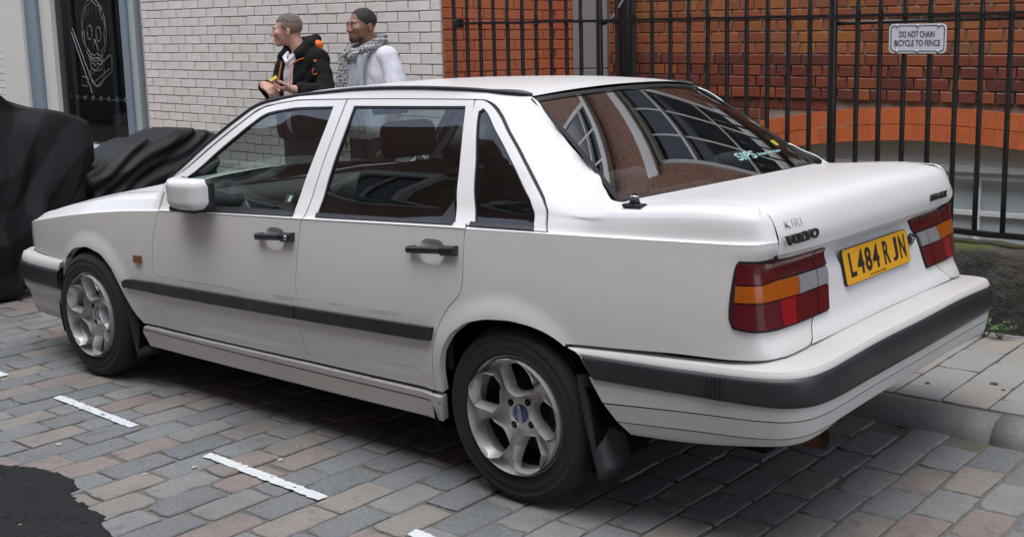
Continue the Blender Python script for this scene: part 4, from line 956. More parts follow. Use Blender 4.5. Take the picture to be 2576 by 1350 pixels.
    def band(line, S2, off, w):
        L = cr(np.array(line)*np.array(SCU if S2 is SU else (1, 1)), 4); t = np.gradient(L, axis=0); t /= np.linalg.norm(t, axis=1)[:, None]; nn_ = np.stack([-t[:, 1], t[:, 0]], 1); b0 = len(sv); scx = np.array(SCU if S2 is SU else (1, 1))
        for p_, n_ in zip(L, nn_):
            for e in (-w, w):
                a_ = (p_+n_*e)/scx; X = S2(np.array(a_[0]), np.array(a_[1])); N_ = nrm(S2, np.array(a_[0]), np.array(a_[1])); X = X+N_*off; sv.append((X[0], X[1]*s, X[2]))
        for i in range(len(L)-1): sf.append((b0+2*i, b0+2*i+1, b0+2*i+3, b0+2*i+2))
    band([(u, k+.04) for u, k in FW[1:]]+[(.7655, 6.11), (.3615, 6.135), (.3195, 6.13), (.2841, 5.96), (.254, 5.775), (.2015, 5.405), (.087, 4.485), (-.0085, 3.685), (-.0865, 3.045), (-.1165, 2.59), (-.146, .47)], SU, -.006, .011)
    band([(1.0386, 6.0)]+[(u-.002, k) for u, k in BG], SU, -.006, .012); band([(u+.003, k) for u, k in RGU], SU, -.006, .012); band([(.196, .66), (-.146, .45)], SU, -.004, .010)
    band([(2.037, .845)]+FG, SL, -.0045, .008); band([(1.0455, .885)]+MG, SL, -.0045, .008); band([(.198, .915)]+RG, SL, -.0045, .008); band([(2.06, .312), (1.6, .3145), (1.06, .3225), (.65, .324), (.37, .326)], SL, -.0045, .007)  # dark strips standing in for shade inside the shut gaps
    band([(u, 5.70) for u in np.linspace(3.32, 2.14, 20)], SU, -.003, .009)  # dark strip for the shade in the bonnet gap
    mesh('door_seal_gap_shade', sv, sf, M_rubber, car)
    # ---- sill skirt, gap shade sheet, wheel well
    sk = panel('side_skirt', SL, [(.325, .318), (1.05, .317), (2.245, .303), (2.262, .275), (2.245, .205), (1.4, .212), (.345, .218)], M_skirt, car, side=s, off=.012, thick=.03, grid=.04)
    v = [SL(np.array(u), np.array(z))+[0, .0135, 0] for u in np.linspace(.335, 2.255, 30) for z in (.2865-.003*(u-.3), .2905-.003*(u-.3))]
    mesh('skirt_groove', np.array(v)*[1, s, 1], [(2*i, 2*i+1, 2*i+3, 2*i+2) for i in range(29)], M_rubber, sk)
    inner = [(-1.45, .88), (-1.0, .90), (3.25, .70), (3.25, .45), (2.98, .45), (2.95, .62), (2.80, .67), (2.4, .67), (2.28, .5), (2.22, .25), (.40, .25), (.38, .5), (.28, .63), (.1, .68), (-.15, .67), (-.28, .60), (-1.45, .60)]
    inner = inner[:2]+[(u, float(zc(u))-.012) for u in np.linspace(-.9, 3.1, 40)]+inner[3:]
    panel('gap_shade_sheet', SL, inner, M_under, car, side=s, off=-.022, thick=0, gap=0, grid=.08)  # black sheet behind the panels, stands in for shade in the gaps
    for cx in (.02, 2.64):
        v = []; f = []; n = 24
        for k in range(n+1):
            a = math.pi*(-.12+1.24*k/n)
            for y in (.845, .52): v.append((cx+.362*math.cos(a), y*s, .30+.345*math.sin(a)))
            v.append((cx, .52*s, .3))
        for k in range(n): a = 3*k; f += [(a, a+3, a+4, a+1), (a+1, a+4, a+2)]
        mesh('wheel_well', v, f, M_under, car)
    # ---- tail lamp
    lamp = empty('tail_light', parent=car)
    panel('bezel', SL, LAMP, M_rubber, lamp, side=s, off=.003, thick=.012, gap=-.004, grid=.03, step=.015)
    def seg(n_, P, m_, o_=.011): panel(n_, SL, P, m_, lamp, side=s, off=o_, thick=.010, gap=.0012, grid=.03, step=.012)
    top = [(-.824, .8965), (-1.10, .889), (-1.2635, .887), (-1.2475, .829), (-.816, .835)]; top[0:1] = [(-.816, .885), (-.827, .896)]
    seg('red_lens', top, M_red1); seg('amber_lens', [(-.815, .832), (-1.132, .8265), (-1.116, .778), (-.814, .784)], M_amber); seg('clear_lens', [(-1.135, .8265), (-1.2465, .826), (-1.231, .779), (-1.119, .778)], M_clear)
    seg('red_lens', [(-.814, .781), (-.995, .777), (-.995, .702), (-.861, .7055), (-.818, .7135), (-.806, .735)], M_red1); seg('red_lens', [(-.997, .777), (-1.095, .777), (-1.075, .7015), (-.997, .7015)], M_red2); seg('red_lens', [(-1.097, .777), (-1.2305, .776), (-1.206, .7025), (-1.077, .7015)], M_red1)
    seg('red_lens', [(-1.268, .886), (-1.345, .885), (-1.328, .829), (-1.252, .829)], M_red1); seg('clear_lens', [(-1.251, .826), (-1.322, .826), (-1.306, .779), (-1.2355, .779)], M_clear); seg('red_lens', [(-1.2345, .776), (-1.305, .776), (-1.283, .7035), (-1.2105, .7025)], M_red1)
    # ---- plate panel half
    panel('boot_panel', SL, [(-1.02, .904), (URC, .904), (URC, .640), (-1.116, .634), (-1.193, .6977), (-1.10, .78)], M_paint, car, side=s, gap=0, grid=.03, step=.02, thick=0)
    # ---- wheels
    for wx, wy in ((.004, .745), (2.664, .768)):
        wheel(wx, wy, s)
    # ---- mud flaps
    for x0, zb_, zt_, nm_ in ((-.285, .165, .50, 0), (2.37, .15, .44, 1)):
        v = []; n = 10
        for i in range(n+1):
            t = i/n; z = zt_+(zb_-zt_)*t; x = x0-.045*t-.03*t*t; w0 = .70-.02*t; w1 = .858-.01*t
            for dx in (0, -.012):
                v += [(x+dx, w0*s, z), (x+dx-.01, (w0+w1)/2*s, z), (x+dx+.006, w1*s, z)]
        f = []
        for i in range(n):
            a = 6*i
            for k in range(2): f += [(a+k, a+k+1, a+k+7, a+k+6), (a+k+4, a+k+3, a+k+9, a+k+10)]
            f += [(a+2, a+5, a+11, a+8), (a+3, a, a+6, a+9)]
        f += [(6*n, 6*n+1, 6*n+4, 6*n+3), (6*n+1, 6*n+2, 6*n+5, 6*n+4)]
        mesh('mud_flap', v, f, M_trim, car, True)
    # ---- roof trim strip
    pth = [SU(np.array(u), np.array(k)) for u, k in [(2.03, 2.4), (1.975, 2.95), (1.92, 3.45), (1.845, 4.05), (1.768, 4.62), (1.694, 5.17), (1.625, 5.66), (1.572, 5.92), (1.492, 6.26), (1.345, 6.62), (1.18, 6.80), (1.0, 6.9), (.7, 6.97), (.4, 6.97), (.27, 6.97), (.19, 6.95), (.15, 6.9)]]
    pth = cr(np.array(pth), 5); m = MB(); P2 = [p*np.array([1, s, 1])+np.array([0, .001*s, .002]) for p in pth]
    n_ = len(P2); rad = [.0075+(.006 if i > n_-14 else 0)*math.sin(math.pi*min(1, (n_-1-i)/12)) for i in range(n_)]; m.tube(P2, rad, 8); m.build('roof_strip', M_trim, car, True)
    # ---- mirror
    mir = empty('side_mirror', parent=car); c0 = np.array([1.722, .925, .953])
    def fm(p):
        q = p*np.array([1, s, 1])-c0; q = np.stack([q[..., 0], q[..., 1]+.12*q[..., 0]+2.2*q[..., 0]**2, q[..., 2]*(1+.5*np.clip(q[..., 0], 0, .2))], -1)
        return s_box(q, (0, 0, 0), (.128, .050, .064), .036)
    lo_, hi_ = (1.56, .84 if s > 0 else -1.02, .86), (1.88, 1.02 if s > 0 else -.84, 1.04); sdf_mesh('mirror_housing', fm, lo_, hi_, .0045, M_paint, mir)
    def fr_(p):
        q = p*np.array([1, s, 1])-c0-np.array([-.002, -.030, -.004]); q = np.stack([q[..., 0], q[..., 1]+.12*q[..., 0]+2.2*q[..., 0]**2, q[..., 2]], -1)
        return s_box(q, (0, 0, 0), (.128, .026, .062), .02)
    sdf_mesh('mirror_rim', fr_, (1.54, .80 if s > 0 else -1.0, .86), (1.88, 1.0 if s > 0 else -.80, 1.04), .0045, M_rubber, mir)
    b = MB().box((1.66, .80, .872), (1.83, .93, .896), .008); b.v = [(x, y*s, z) for x, y, z in b.v]; b.build('mirror_foot', M_trim, mir)
    # ---- headlight
    panel('headlight', SL, [(3.36, .685), (3.72, .70), (3.72, .56), (3.36, .555)], M_clear, car, side=s, gap=.002, off=.006, thick=.01)
HOLE = [(21, .172), (3, .186), (-15, .188), (-26, .180), (-22, .118), (8, .083), (22, .095), (23, .137)]
def wheel(wx, wy, s):
    w = empty('wheel', parent=car); w.location = (wx, wy*s, .303)
    P = [(.196, .060), (.204, .090), (.212, .0985), (.217, .1025), (.219, .1000), (.236, .1035), (.250, .1045), (.252, .1030), (.266, .1020), (.268, .1035), (.272, .1025), (.283, .096), (.296, .084), (.3035, .066), (.3055, .045), (.3055, .032), (.300, .030), (.300, .024), (.3055, .022), (.3055, -.022), (.300, -.024), (.300, -.030), (.3055, -.032), (.3055, -.045), (.3035, -.066), (.296, -.084), (.27, -.1), (.23, -.1), (.204, -.09), (.196, -.06)]
    lathe('tyre', [(r, y*s) for r, y in P[::1 if s < 0 else -1]], M_tyre, w, 72)
    rim = lathe('rim', [(r, y*s) for r, y in [(.201, .086), (.2055, .092), (.2085, .091), (.2085, .086), (.201, .074), (.1955, .066), (.190, .045), (.186, .03)][::-1 if s < 0 else 1]], M_alloy, w, 72)
    lathe('rim_barrel', [(r, y*s) for r, y in [(.186, .03), (.184, -.06), (.2, -.085)][::-1 if s < 0 else 1]], M_barrel, w, 48)
    def F(a, b):
        r = np.hypot(a, b); y = .050-.012*np.exp(-(r/.05)**2)*0+.018*sst(.10, .19, r)+.010*(1-sst(.05, .075, r))+.009*np.sin(5*np.arctan2(b, a)+.6)*sst(.07, .11, r)*(1-sst(.17, .19, r)); return np.stack([-a, y+0*a, b], -1)
    def FF(a, b): return F(np.asarray(a, float), np.asarray(b, float))
    holes = []
    for k in range(5):
        c = 80-72*k; pts = np.array([(r*math.cos(math.radians(a+c)), r*math.sin(math.radians(a+c))) for a, r in HOLE]); pts = np.vstack([pts, pts[:1]])
        holes.append(cr(pts, 6)[:-1])
    circ = [(.1965*math.cos(t), .1965*math.sin(t)) for t in np.linspace(0, 2*math.pi, 72, endpoint=False)]
    def S_(u, v): return FF(u, v)
    sp = panel('spokes', S_, circ, M_alloy, rim, holes=holes, step=.008, grid=.014, thick=.045, gap=0, side=1, smooth=1)
    if s < 0: sp.scale = (-1, -1, 1)
    for a in (55, 145, -125, -35):
        c = np.array([-.054*math.cos(math.radians(a)), .0, .054*math.sin(math.radians(a))]); o = MB().tube([c+[0, .0595*s, 0], c+[0, .0603*s, 0]], .0125, 14).build('bolt_hole', M_under, rim)
        MB().tube([c+[0, .059*s, 0], c+[0, .0635*s, 0]], [.0065, .0055], 6).build('wheel_bolt', M_trim, rim)
    cap = lathe('hub_cap', [(.0, .0665*s), (.027, .0660*s), (.0315, .064*s), (.0325, .058*s)][::1 if s < 0 else -1], M_blue, rim, 32)
    ang = math.radians(-80); ax = np.array([-math.cos(ang)*s, 0, math.sin(ang)]); ay = np.array([-math.sin(ang)*-1*s*1.0, 0, math.cos(ang)]); ay = np.cross(np.array([0, 1.*s, 0]), ax)
    plate_prism('cap_band', [(-.029, -.0068), (.029, -.0068), (.029, .0068), (-.029, .0068)], .0668, .0674, M_alloy, cap, (0, 0, 0), ax, ay)
    lettering('cap_lettering', 'VOLVO', M_blue, cap, np.array([0, .0676*s, 0]), ax, ay, .0085, .046, .0002, .01)
    lathe('brake_disc', [(.0, .0), (.138, .0), (.140, -.02*s)][::1 if s < 0 else -1], mat('brake_iron', (.04, .038, .036), .5, metal=.3) if not bpy.data.materials.get('brake_iron') else bpy.data.materials['brake_iron'], w, 40)
    lathe('wheel_back', [(.0, -.06*s), (.2, -.06*s)][::1 if s < 0 else -1], M_under, w, 40)
for s_ in (1, -1): build_side(s_)
# ---- bonnet, roof, boot lid, screens
def edge_yz(u, k): X = SU(np.array(u), np.array(k)); return X
def hood(U, V):
    x = 3.44+(2.13-3.44)*U; ed = np.stack([SU(xx, np.full_like(xx, 5.80)) for xx in np.atleast_2d(np.clip(x, 2.13, 3.30))], 0)
    ye = ed[..., 1]-.003; ye = ye-(np.clip(x-3.3, 0, 1))*.5; z0 = ed[..., 2]-np.clip(x-3.3, 0, 1)*.35; t = 2*V-1
    return np.stack([x+.10*(1-t*t)*sst(.4, 0, U)+.10*(1-t*t)*sst(.6, 1, U), ye*t, z0+.045*(1-t*t)], -1)
gridsurf('bonnet', hood, 30, 30, M_paint, car, flip=True)
def roof(U, V):
    x = 1.40+(.145-1.40)*U; t = 2*V-1; xe = np.clip(x, .15, 1.35); E = SU(xe, np.full_like(xe, 6.93)); ye = E[..., 1]; ze = E[..., 2]-.001
    dx = .085*sst(.75, 1, U)*-(1-t*t)+.10*sst(.25, 0, U)*(1-t*t)
    zc_ = np.interp(U, [0, .15, .45, .75, .93, 1], [.022, .027, .028, .032, .036, .030]); prof = 1-np.abs(t)**2.3
    return np.stack([x+dx, ye*t, ze+zc_*prof], -1)
gridsurf('roof', roof, 50, 40, M_paint, car)
gridsurf('roof_lining', lambda U, V: roof(U, V)-np.array([0, 0, .03]), 12, 12, M_cabin2, car)
AP = cr(np.array([SU(np.array(u), np.array(k)) for u, k in [(2.06, 1.9), (1.98, 3.0), (1.925, 3.5), (1.85, 4.1), (1.773, 4.67), (1.699, 5.22), (1.63, 5.70), (1.576, 5.96), (1.495, 6.3), (1.42, 6.48)]]), 6)
def wscreen(U, V):
    i = U*(len(AP)-1); P = np.stack([np.interp(i, np.arange(len(AP)), AP[:, k]) for k in range(3)], -1); t = 2*V-1
    return np.stack([P[..., 0]+(.25-.15*U)*(1-t*t)-.01, (P[..., 1]-.006)*t, P[..., 2]+.02*(1-t*t)*U], -1)
gridsurf('windscreen', wscreen, 24, 24, M_carglass, car)
GE = [SU(np.array(u), np.array(k)) for u, k in [(.142, 6.16), (.03, 5.3585), (-.1223, 4.293), (-.266, 3.30), (-.318, 3.02)]]; GE[-1] = np.array([-.322, .698, 1.026]); GE = cr(np.array(GE), 8)
def rscreen(U, V):
    U_ = U[..., None]; P = GE[0]*(1-U_)+GE[-1]*U_+np.array([-.6, 0, .8])*.010*4*U_*(1-U_); t = 2*V-1; b = 1-t*t
    return np.stack([P[..., 0]-(.088-.02*U)*b, (P[..., 1]-.002)*t, P[..., 2]+.026*b*(1-U)-.003*(1-b)], -1)
gridsurf('rear_window', rscreen, 60, 70, M_rearglass, car)
def rs_pt(u, t, off=.002):
    e = 1e-3; f_ = lambda a, b: rscreen(np.array(float(a)), np.array(float(b))); X = f_(u, (t+1)/2); n = np.cross(f_(u, (t+1)/2+e)-X, f_(u+e, (t+1)/2)-X); n /= np.linalg.norm(n); n *= np.sign(n[2]); return X+n*off, n
def seal():
    v = []; f = []
    ring = [(u, -1) for u in np.linspace(0, 1, 20)]+[(1, t) for t in np.linspace(-1, 1, 24)[1:]]+[(u, 1) for u in np.linspace(1, 0, 20)[1:]]+[(0, t) for t in np.linspace(1, -1, 24)[1:-1]]
    for u, t in ring:
        a, n = rs_pt(u, t, .009); b_, n2 = rs_pt(min(max(u, .022), .975), max(min(t, .962), -.962), .006); v += [a, b_]
    k = len(ring)
    for i in range(k): f.append((2*i, 2*((i+1) % k), 2*((i+1) % k)+1, 2*i+1))
    return mesh('window_seal', v, f, M_rubber, car)
seal()
LIDY = .684
def lid_sec(x, y):  pass
def lid(U, V):
    # U: 0 front edge -> 1 lip ; V: across
    t = 2*V-1; y = LIDY*t; b = 1-t*t
    nr = np.array([.052, .051, .047, .051, .066, .080, .108, .145, .185, .225]); zz = np.array([.910, .9135, .945, .968, 1.004, 1.024, 1.041, 1.048, 1.051, 1.052])
    sec = cr(np.stack([nr, zz], 1)[::-1], 6); L = np.concatenate([[0], np.cumsum(np.linalg.norm(np.diff(sec, axis=0), axis=1))]); L /= L[-1]
    xr = np.interp(np.abs(y), [0, .25, .48, .62, .684], [-.955, -.955, -.953, -.945, -.935])
    w = .52; s1 = np.clip((U-w)/(1-w), 0, 1); ir = np.interp(s1, L, sec[:, 0]); zr = np.interp(s1, L, sec[:, 1])
    xf = -.338-.055*b; xd = xr+.225; x = np.where(U < w, xf+(xd-xf)*np.clip(U/w, 0, 1), xr+ir)
    z = np.where(U < w, 1.030+.022*sst(0, .39, -.33-x), zr)
    cr_ = .010*b*np.clip(1-(U-.75)/.2, 0, 1)
    # side edges of the lid roll down a little to the shut line
    return np.stack([x, y, z+cr_-.004*sst(.93, 1, np.abs(t))*np.clip(1-(U-.7)/.1, 0, 1)], -1)
LID = gridsurf('boot_lid', lid, 70, 48, M_paint, car)
gridsurf('boot_floor', lambda U, V: np.stack([-.90+.75*U, -.68+1.36*V, .60+.0*U], -1), 3, 3, M_under, car)
# underside of the lip
xl = [(-.955+.052, y, .910) for y in np.linspace(-LIDY, LIDY, 30)]
v = []; f = []
for y in np.linspace(-LIDY, LIDY, 30):
    xr = float(np.interp(abs(y), [0, .25, .48, .62, .684], [-.955, -.955, -.953, -.945, -.935])); v += [(xr+.052, y, .910), (xr+.095, y, .906)]
for i in range(29): f.append((2*i, 2*i+1, 2*i+3, 2*i+2))
mesh('lid_lip', v, f, M_paint, LID)
# lid badges, lock, plate
def lidpt(y, z):
    U = np.linspace(.6, 1, 400); X = lid(U, np.full_like(U, (y/LIDY+1)/2)); i = np.argmin(np.abs(X[:, 2]-z)+(X[:, 0] > -.7)*9); d = X[min(i+1, 399)]-X[i-1]; d /= np.linalg.norm(d); return X[i], -d
X, up = lidpt(.573, .951); n = np.cross([0, -1, 0], up)
M_badge = mat('badge_dark', (.035, .033, .03), .4, metal=.3)
lettering('maker_badge', 'VOLVO', M_badge, LID, X+n*.005, (0, -1, 0), up, .030, .205, .004, .055)
X, up = lidpt(-.508, .951); n = np.cross([0, -1, 0], up); lettering('model_badge', '850 GLT', M_badge, LID, X+n*.004, (0, -1, 0), up, .024, .165, .004, .03, shear=.2)
X, up = lidpt(.598, .993); Xa, _ = lidpt(.558, .993); Xb, _ = lidpt(.638, .993); dr = Xa-Xb; dr[2] = 0; n = np.cross(dr/np.linalg.norm(dr), up); lettering('name_sticker', 'KIRI', mat('sticker_grey', (.16, .16, .16), .5), LID, X+n*.0022, dr, up, .026, .088, .0004, -.034)
pl = empty('number_plate', parent=car); T_ = .215; O = np.array([-.8915, 0, .803]); ax = np.array([0, -1., 0]); ay = np.array([math.sin(T_), 0, math.cos(T_)]); az = np.cross(ax, ay)
plate_prism('plate_panel', rrect(.520, .113, .010), 0, .006, M_plate, pl, O, ax, ay); plate_prism('plate_backing', rrect(.524, .117, .011), -.003, .0045, M_rubber, pl, O, ax, ay)
for ch, a, w in zip('L484RJN', (-.202, -.140, -.080, -.020, .068, .139, .205), (.044, .052, .050, .052, .050, .046, .052)):
    lettering('plate_character', ch, M_plateink, pl, O+ax*a+ay*.004+az*.0066, ax, ay, .079, w, .0003, .028)
lettering('plate_legend', 'FRM MOTORS LTD  EPPING', M_plateink, pl, O+ax*-.02+ay*-.048+az*.0066, ax, ay, .0055, .125, .0002)
bn = MB().tube([np.array([-.885, -.293, .822]), np.array([-.900, -.293, .8195])], .020, 20); lk = bn.build('boot_lock', M_trim, LID, True)
MB().tube([np.array([-.8985, -.293, .8198]), np.array([-.903, -.293, .819])], .010, 16).build('lock_barrel', mat('lock_steel', (.3, .3, .3), .35, metal=1), lk, True)
# aerial base
m = MB(); c = np.array([-.432, .750, 1.0255]); m.box((c[0]-.036, c[1]-.020, c[2]), (c[0]+.036, c[1]+.020, c[2]+.012), .005); ant = m.build('aerial_base', M_trim, car)
MB().tube([c+[0, 0, .01], c+[0, 0, .026], c+[0, 0, .034]], [.019, .014, .010], 14).build('aerial_mount', M_trim, ant, True); MB().tube([c+[0, 0, .032], c+[0, 0, .037]], .0125, 14).build('aerial_collar', M_chrome, ant, True); MB().tube([c+[0, 0, .036], c+[0, 0, .048]], [.008, .005], 10).build('aerial_tip', M_rubber, ant, True)
# glass stickers
def on_rear(s, u, t, h, wd, nm, m_):
    X, n = rs_pt(u, t, .0012); X2, _ = rs_pt(u, t-.02, .0012); X3, _ = rs_pt(u-.02, t, .0012); a = X2-X; a /= np.linalg.norm(a); b = np.cross(n, a); b = b if b[2] > 0 else -b
    return lettering(nm, s, m_, car, X, a, b, h, wd, .0002, .01)
M_sips = mat('window_lettering', (.30, .48, .47), .5)
on_rear('SIPS', .7926, -.2612, .040, .155, 'window_sticker', M_sips); on_rear('Side Impact Protection System', .8026, -.5758, .020, .235, 'window_sticker', M_sips)
X, n = rs_pt(.724, -.823, .0015); X2, _ = rs_pt(.724, -.85, .0015); X3, _ = rs_pt(.76, -.823, .0015); a = X2-X; a /= np.linalg.norm(a); b = np.cross(n, a)
plate_prism('parking_sticker', [(-.022, -.016), (.022, -.016), (.022, .016), (-.022, .016)], 0, .0004, mat('sticker_yellow', (.35, .33, .04), .5), car, X, a, b)
X = SU(np.array(1.175), np.array(1.75)); n = nrm(SU, np.array(1.175), np.array(1.75)); ux = np.array([-1, 0, 0]); uz = np.cross(n, ux)
plate_prism('alarm_sticker', [(-.022, -.018), (.022, -.018), (.022, .018), (-.022, .018)], 0, .0004, mat('sticker_dark', (.03, .035, .035), .4), car, X+n*-.0025, ux, uz)
plate_prism('alarm_padlock', [(-.009, -.012), (.006, -.012), (.006, .002), (.009, .006), (.005, .013), (-.003, .013), (-.006, .008), (-.009, .004)], .0005, .0008, M_sips, car, X+n*-.0025+ux*.006, ux, uz)
# ---- bumpers
OB = cr([(-1.062, -.12), (-1.062, 0), (-1.06, .3), (-1.056, .55), (-1.048, .68), (-1.028, .757), (-.985, .808), (-.91, .835), (-.7, .852), (-.45, .864), (-.2, .872), (0, .874)]); OBs = np.concatenate([[0], np.cumsum(np.linalg.norm(np.diff(OB, axis=0), axis=1))]); OBs -= OBs[-1]
UC = float(np.interp(0, OB[:, 1], OBs))
def obl(u):
    x = np.interp(u, OBs, OB[:, 0]); y = np.interp(u, OBs, OB[:, 1]); e = .015; tx = np.interp(u+e, OBs, OB[:, 0])-np.interp(u-e, OBs, OB[:, 0]); ty = np.interp(u+e, OBs, OB[:, 1])-np.interp(u-e, OBs, OB[:, 1]); L = np.hypot(tx, ty); return x, y, -ty/L, tx/L
def SB(u, k):
    u = np.asarray(u, float); k = np.asarray(k, float); x, y, nx, ny = obl(u); w = np.clip(nx*nx*(nx < 0), 0, 1)
    I = lambda xs, ys: pch(-u, [-q for q in xs], ys)
    us = [-.24, -.45, -.70, -.95, -1.10, -1.35, -1.9]
    zs = [I(us, [.586, .600, .613, .618, .622, .634, .642]), I(us, [.580, .588, .595, .605, .613, .626, .630]), I(us, [.571, .575, .580, .590, .598, .612, .615]), I(us, [.493, .497, .501, .503, .504, .509, .511]), I(us, [.412, .430, .449, .462, .468, .477, .479]), I(us, [.355, .372, .391, .408, .420, .432, .436]), I(us, [.315, .328, .346, .380, .395, .430, .432]), I(us, [.315, .328, .346, .380, .395, .430, .432])]
    ins = [.105*(1-w)+.165*w, .013, .004, .003, .006, .016, .030, .10]
    z = np.stack([q+0*u for q in zs], 0); n_ = np.stack([q+0*u for q in ins], 0); kk = np.clip(k, 0, 6.9999); i = kk.astype(int); t = kk-i
    g = lambda A, j: np.take_along_axis(A, j[None], 0)[0]
    zz_ = g(z, i)*(1-t)+g(z, i+1)*t; ii = g(n_, i)*(1-t)+g(n_, i+1)*t
    return np.stack([x-nx*ii, y-ny*ii, zz_], -1)
def bump_part(name, k0, k1, u0, u1, matr, parent, off=0, nk=None, sides=(1, -1), n=90):
    nk = nk or max(2, int((k1-k0)*4)+1); v = []; f = []
    for s in sides:
        b0 = len(v)
        for u in np.linspace(u0(0) if callable(u0) else u0, u1, n):
            for j in range(nk):
                k = k0+(k1-k0)*j/(nk-1); uu = u
                if u > -.6: uu = u-(.085*max(k-1, 0)*.55)*sst(-.6, -.22, u)       # raked front end
                X = SB(np.array(uu), np.array(k)); x_, y_, nx, ny = obl(uu); v.append((X[0]+nx*off, (X[1]+ny*off)*s, X[2]))
        for i in range(n-1):
            for j in range(nk-1): q = (b0+i*nk+j, b0+(i+1)*nk+j, b0+(i+1)*nk+j+1, b0+i*nk+j+1); f.append(q if s > 0 else q[::-1])
    return mesh(name, v, f, matr, parent, True)
rb = empty('rear_bumper', parent=car)
o = bump_part('bumper_top', 0, 1.0, -.245, UC, M_bump, rb, nk=4); bump_part('bumper_edge', 1.0, 2.08, -.245, UC, M_bump, rb, nk=5); o = bump_part('bumper_face', 2.9, 3.965, -.245, UC, M_bump, rb, nk=5); o = bump_part('bumper_face', 4.03, 4.97, -.245, UC, M_bump, rb, nk=5); bump_part('bumper_skirt', 5.03, 7, -.245, UC, M_bump, rb, nk=8)
bump_part('groove', 3.9, 4.1, -.25, UC, M_rubber, rb, off=-.004, nk=2); bump_part('groove', 4.9, 5.1, -.25, UC, M_rubber, rb, off=-.004, nk=2); bump_part('bumper_backing', 1.9, 3.1, -.26, UC, M_rubber, rb, off=-.004, nk=2)
def trim_strip():
    v = []; f = []; n = 150; pr = [(2.03, .0), (2.05, .007), (2.2, .0115), (2.8, .0115), (2.96, .007), (2.98, .0)]; m = len(pr)
    for s in (1, -1):
        b0 = len(v)
        for u in np.linspace(-.300, UC, n):
            for k, off in pr:
                uu = u-(.06*(k-2))*sst(-.6, -.28, u); X = SB(np.array(uu), np.array(k)); x_, y_, nx, ny = obl(uu); rib = 0
                v.append((X[0]+nx*(off+rib), (X[1]+ny*(off+rib))*s, X[2]))
        for i in range(n-1):
            for j in range(m-1): q = (b0+i*m+j, b0+(i+1)*m+j, b0+(i+1)*m+j+1, b0+i*m+j+1); f.append(q if s > 0 else q[::-1])
        f.append(tuple(b0+j for j in range(m)) if s < 0 else tuple(b0+j for j in range(m))[::-1])
    t = mesh('trim_strip', v, f, M_trim, rb, True)
    for s in (1, -1):
        for i in range(5):
            u = -.745-i*.0145; m_ = MB(); pts = []
            for k in (2.06, 2.2, 2.8, 2.94): X = SB(np.array(u-.003*(k-2)), np.array(k)); x_, y_, nx, ny = obl(u); pts.append(np.array([X[0]+nx*.0125, (X[1]+ny*.0125)*s, X[2]]))
            m_.tube(pts, .0036, 6); m_.build('rib', M_trim, t, True)
trim_strip()
MB().tube([(-.60, .44, .29), (-.93, .45, .30)], .030, 18, False).tube([(-.60, .44, .29), (-.928, .45, .30)], .026, 18, False).build('exhaust_pipe', mat('rusty_steel', (.09, .04, .02), .8, metal=.3, noise=(20, .6, (.16, .07, .03))), car, True)
# front bumper
OF = cr([(2.93, .868), (3.1, .862), (3.3, .845), (3.42, .812), (3.50, .752), (3.55, .65), (3.58, .4), (3.59, 0), (3.59, -.12)]); OFs = np.concatenate([[0], np.cumsum(np.linalg.norm(np.diff(OF, axis=0), axis=1))]); UF = float(np.interp(0, -OF[:, 1], OFs))
def front_bumper():
    fb = empty('front_bumper', parent=car)
    def strip(name, prof, matr):
        v = []; f = []; n = 60; m = len(prof)
        for s in (1, -1):
            b0 = len(v)
            for u in np.linspace(0, UF, n):
                x = np.interp(u, OFs, OF[:, 0]); y = np.interp(u, OFs, OF[:, 1]); e = .015; tx = np.interp(u+e, OFs, OF[:, 0])-np.interp(u-e, OFs, OF[:, 0]); ty = np.interp(u+e, OFs, OF[:, 1])-np.interp(u-e, OFs, OF[:, 1]); L = math.hypot(tx, ty); nx, ny = -ty/L, tx/L
                for d, z in prof: v.append((x+nx*d, (y+ny*d)*s, z))
            for i in range(n-1):
                for j in range(m-1): q = (b0+i*m+j, b0+(i+1)*m+j, b0+(i+1)*m+j+1, b0+i*m+j+1); f.append(q if s < 0 else q[::-1])
            f.append(tuple(b0+j for j in range(m)))
        return mesh(name, v, f, matr, fb, True)
    strip('bumper_top', [(-.06, .538), (-.03, .537), (-.008, .527), (0, .505), (.001, .492)], M_bump); strip('trim_strip', [(-.005, .492), (.008, .489), (.012, .475), (.012, .412), (.008, .398), (-.005, .396)], M_trim); strip('bumper_face', [(.001, .396), (-.004, .36), (-.02, .335)], M_bump); strip('bumper_skirt', [(-.022, .333), (-.035, .27), (-.045, .225), (-.10, .22)], M_bump)
front_bumper()
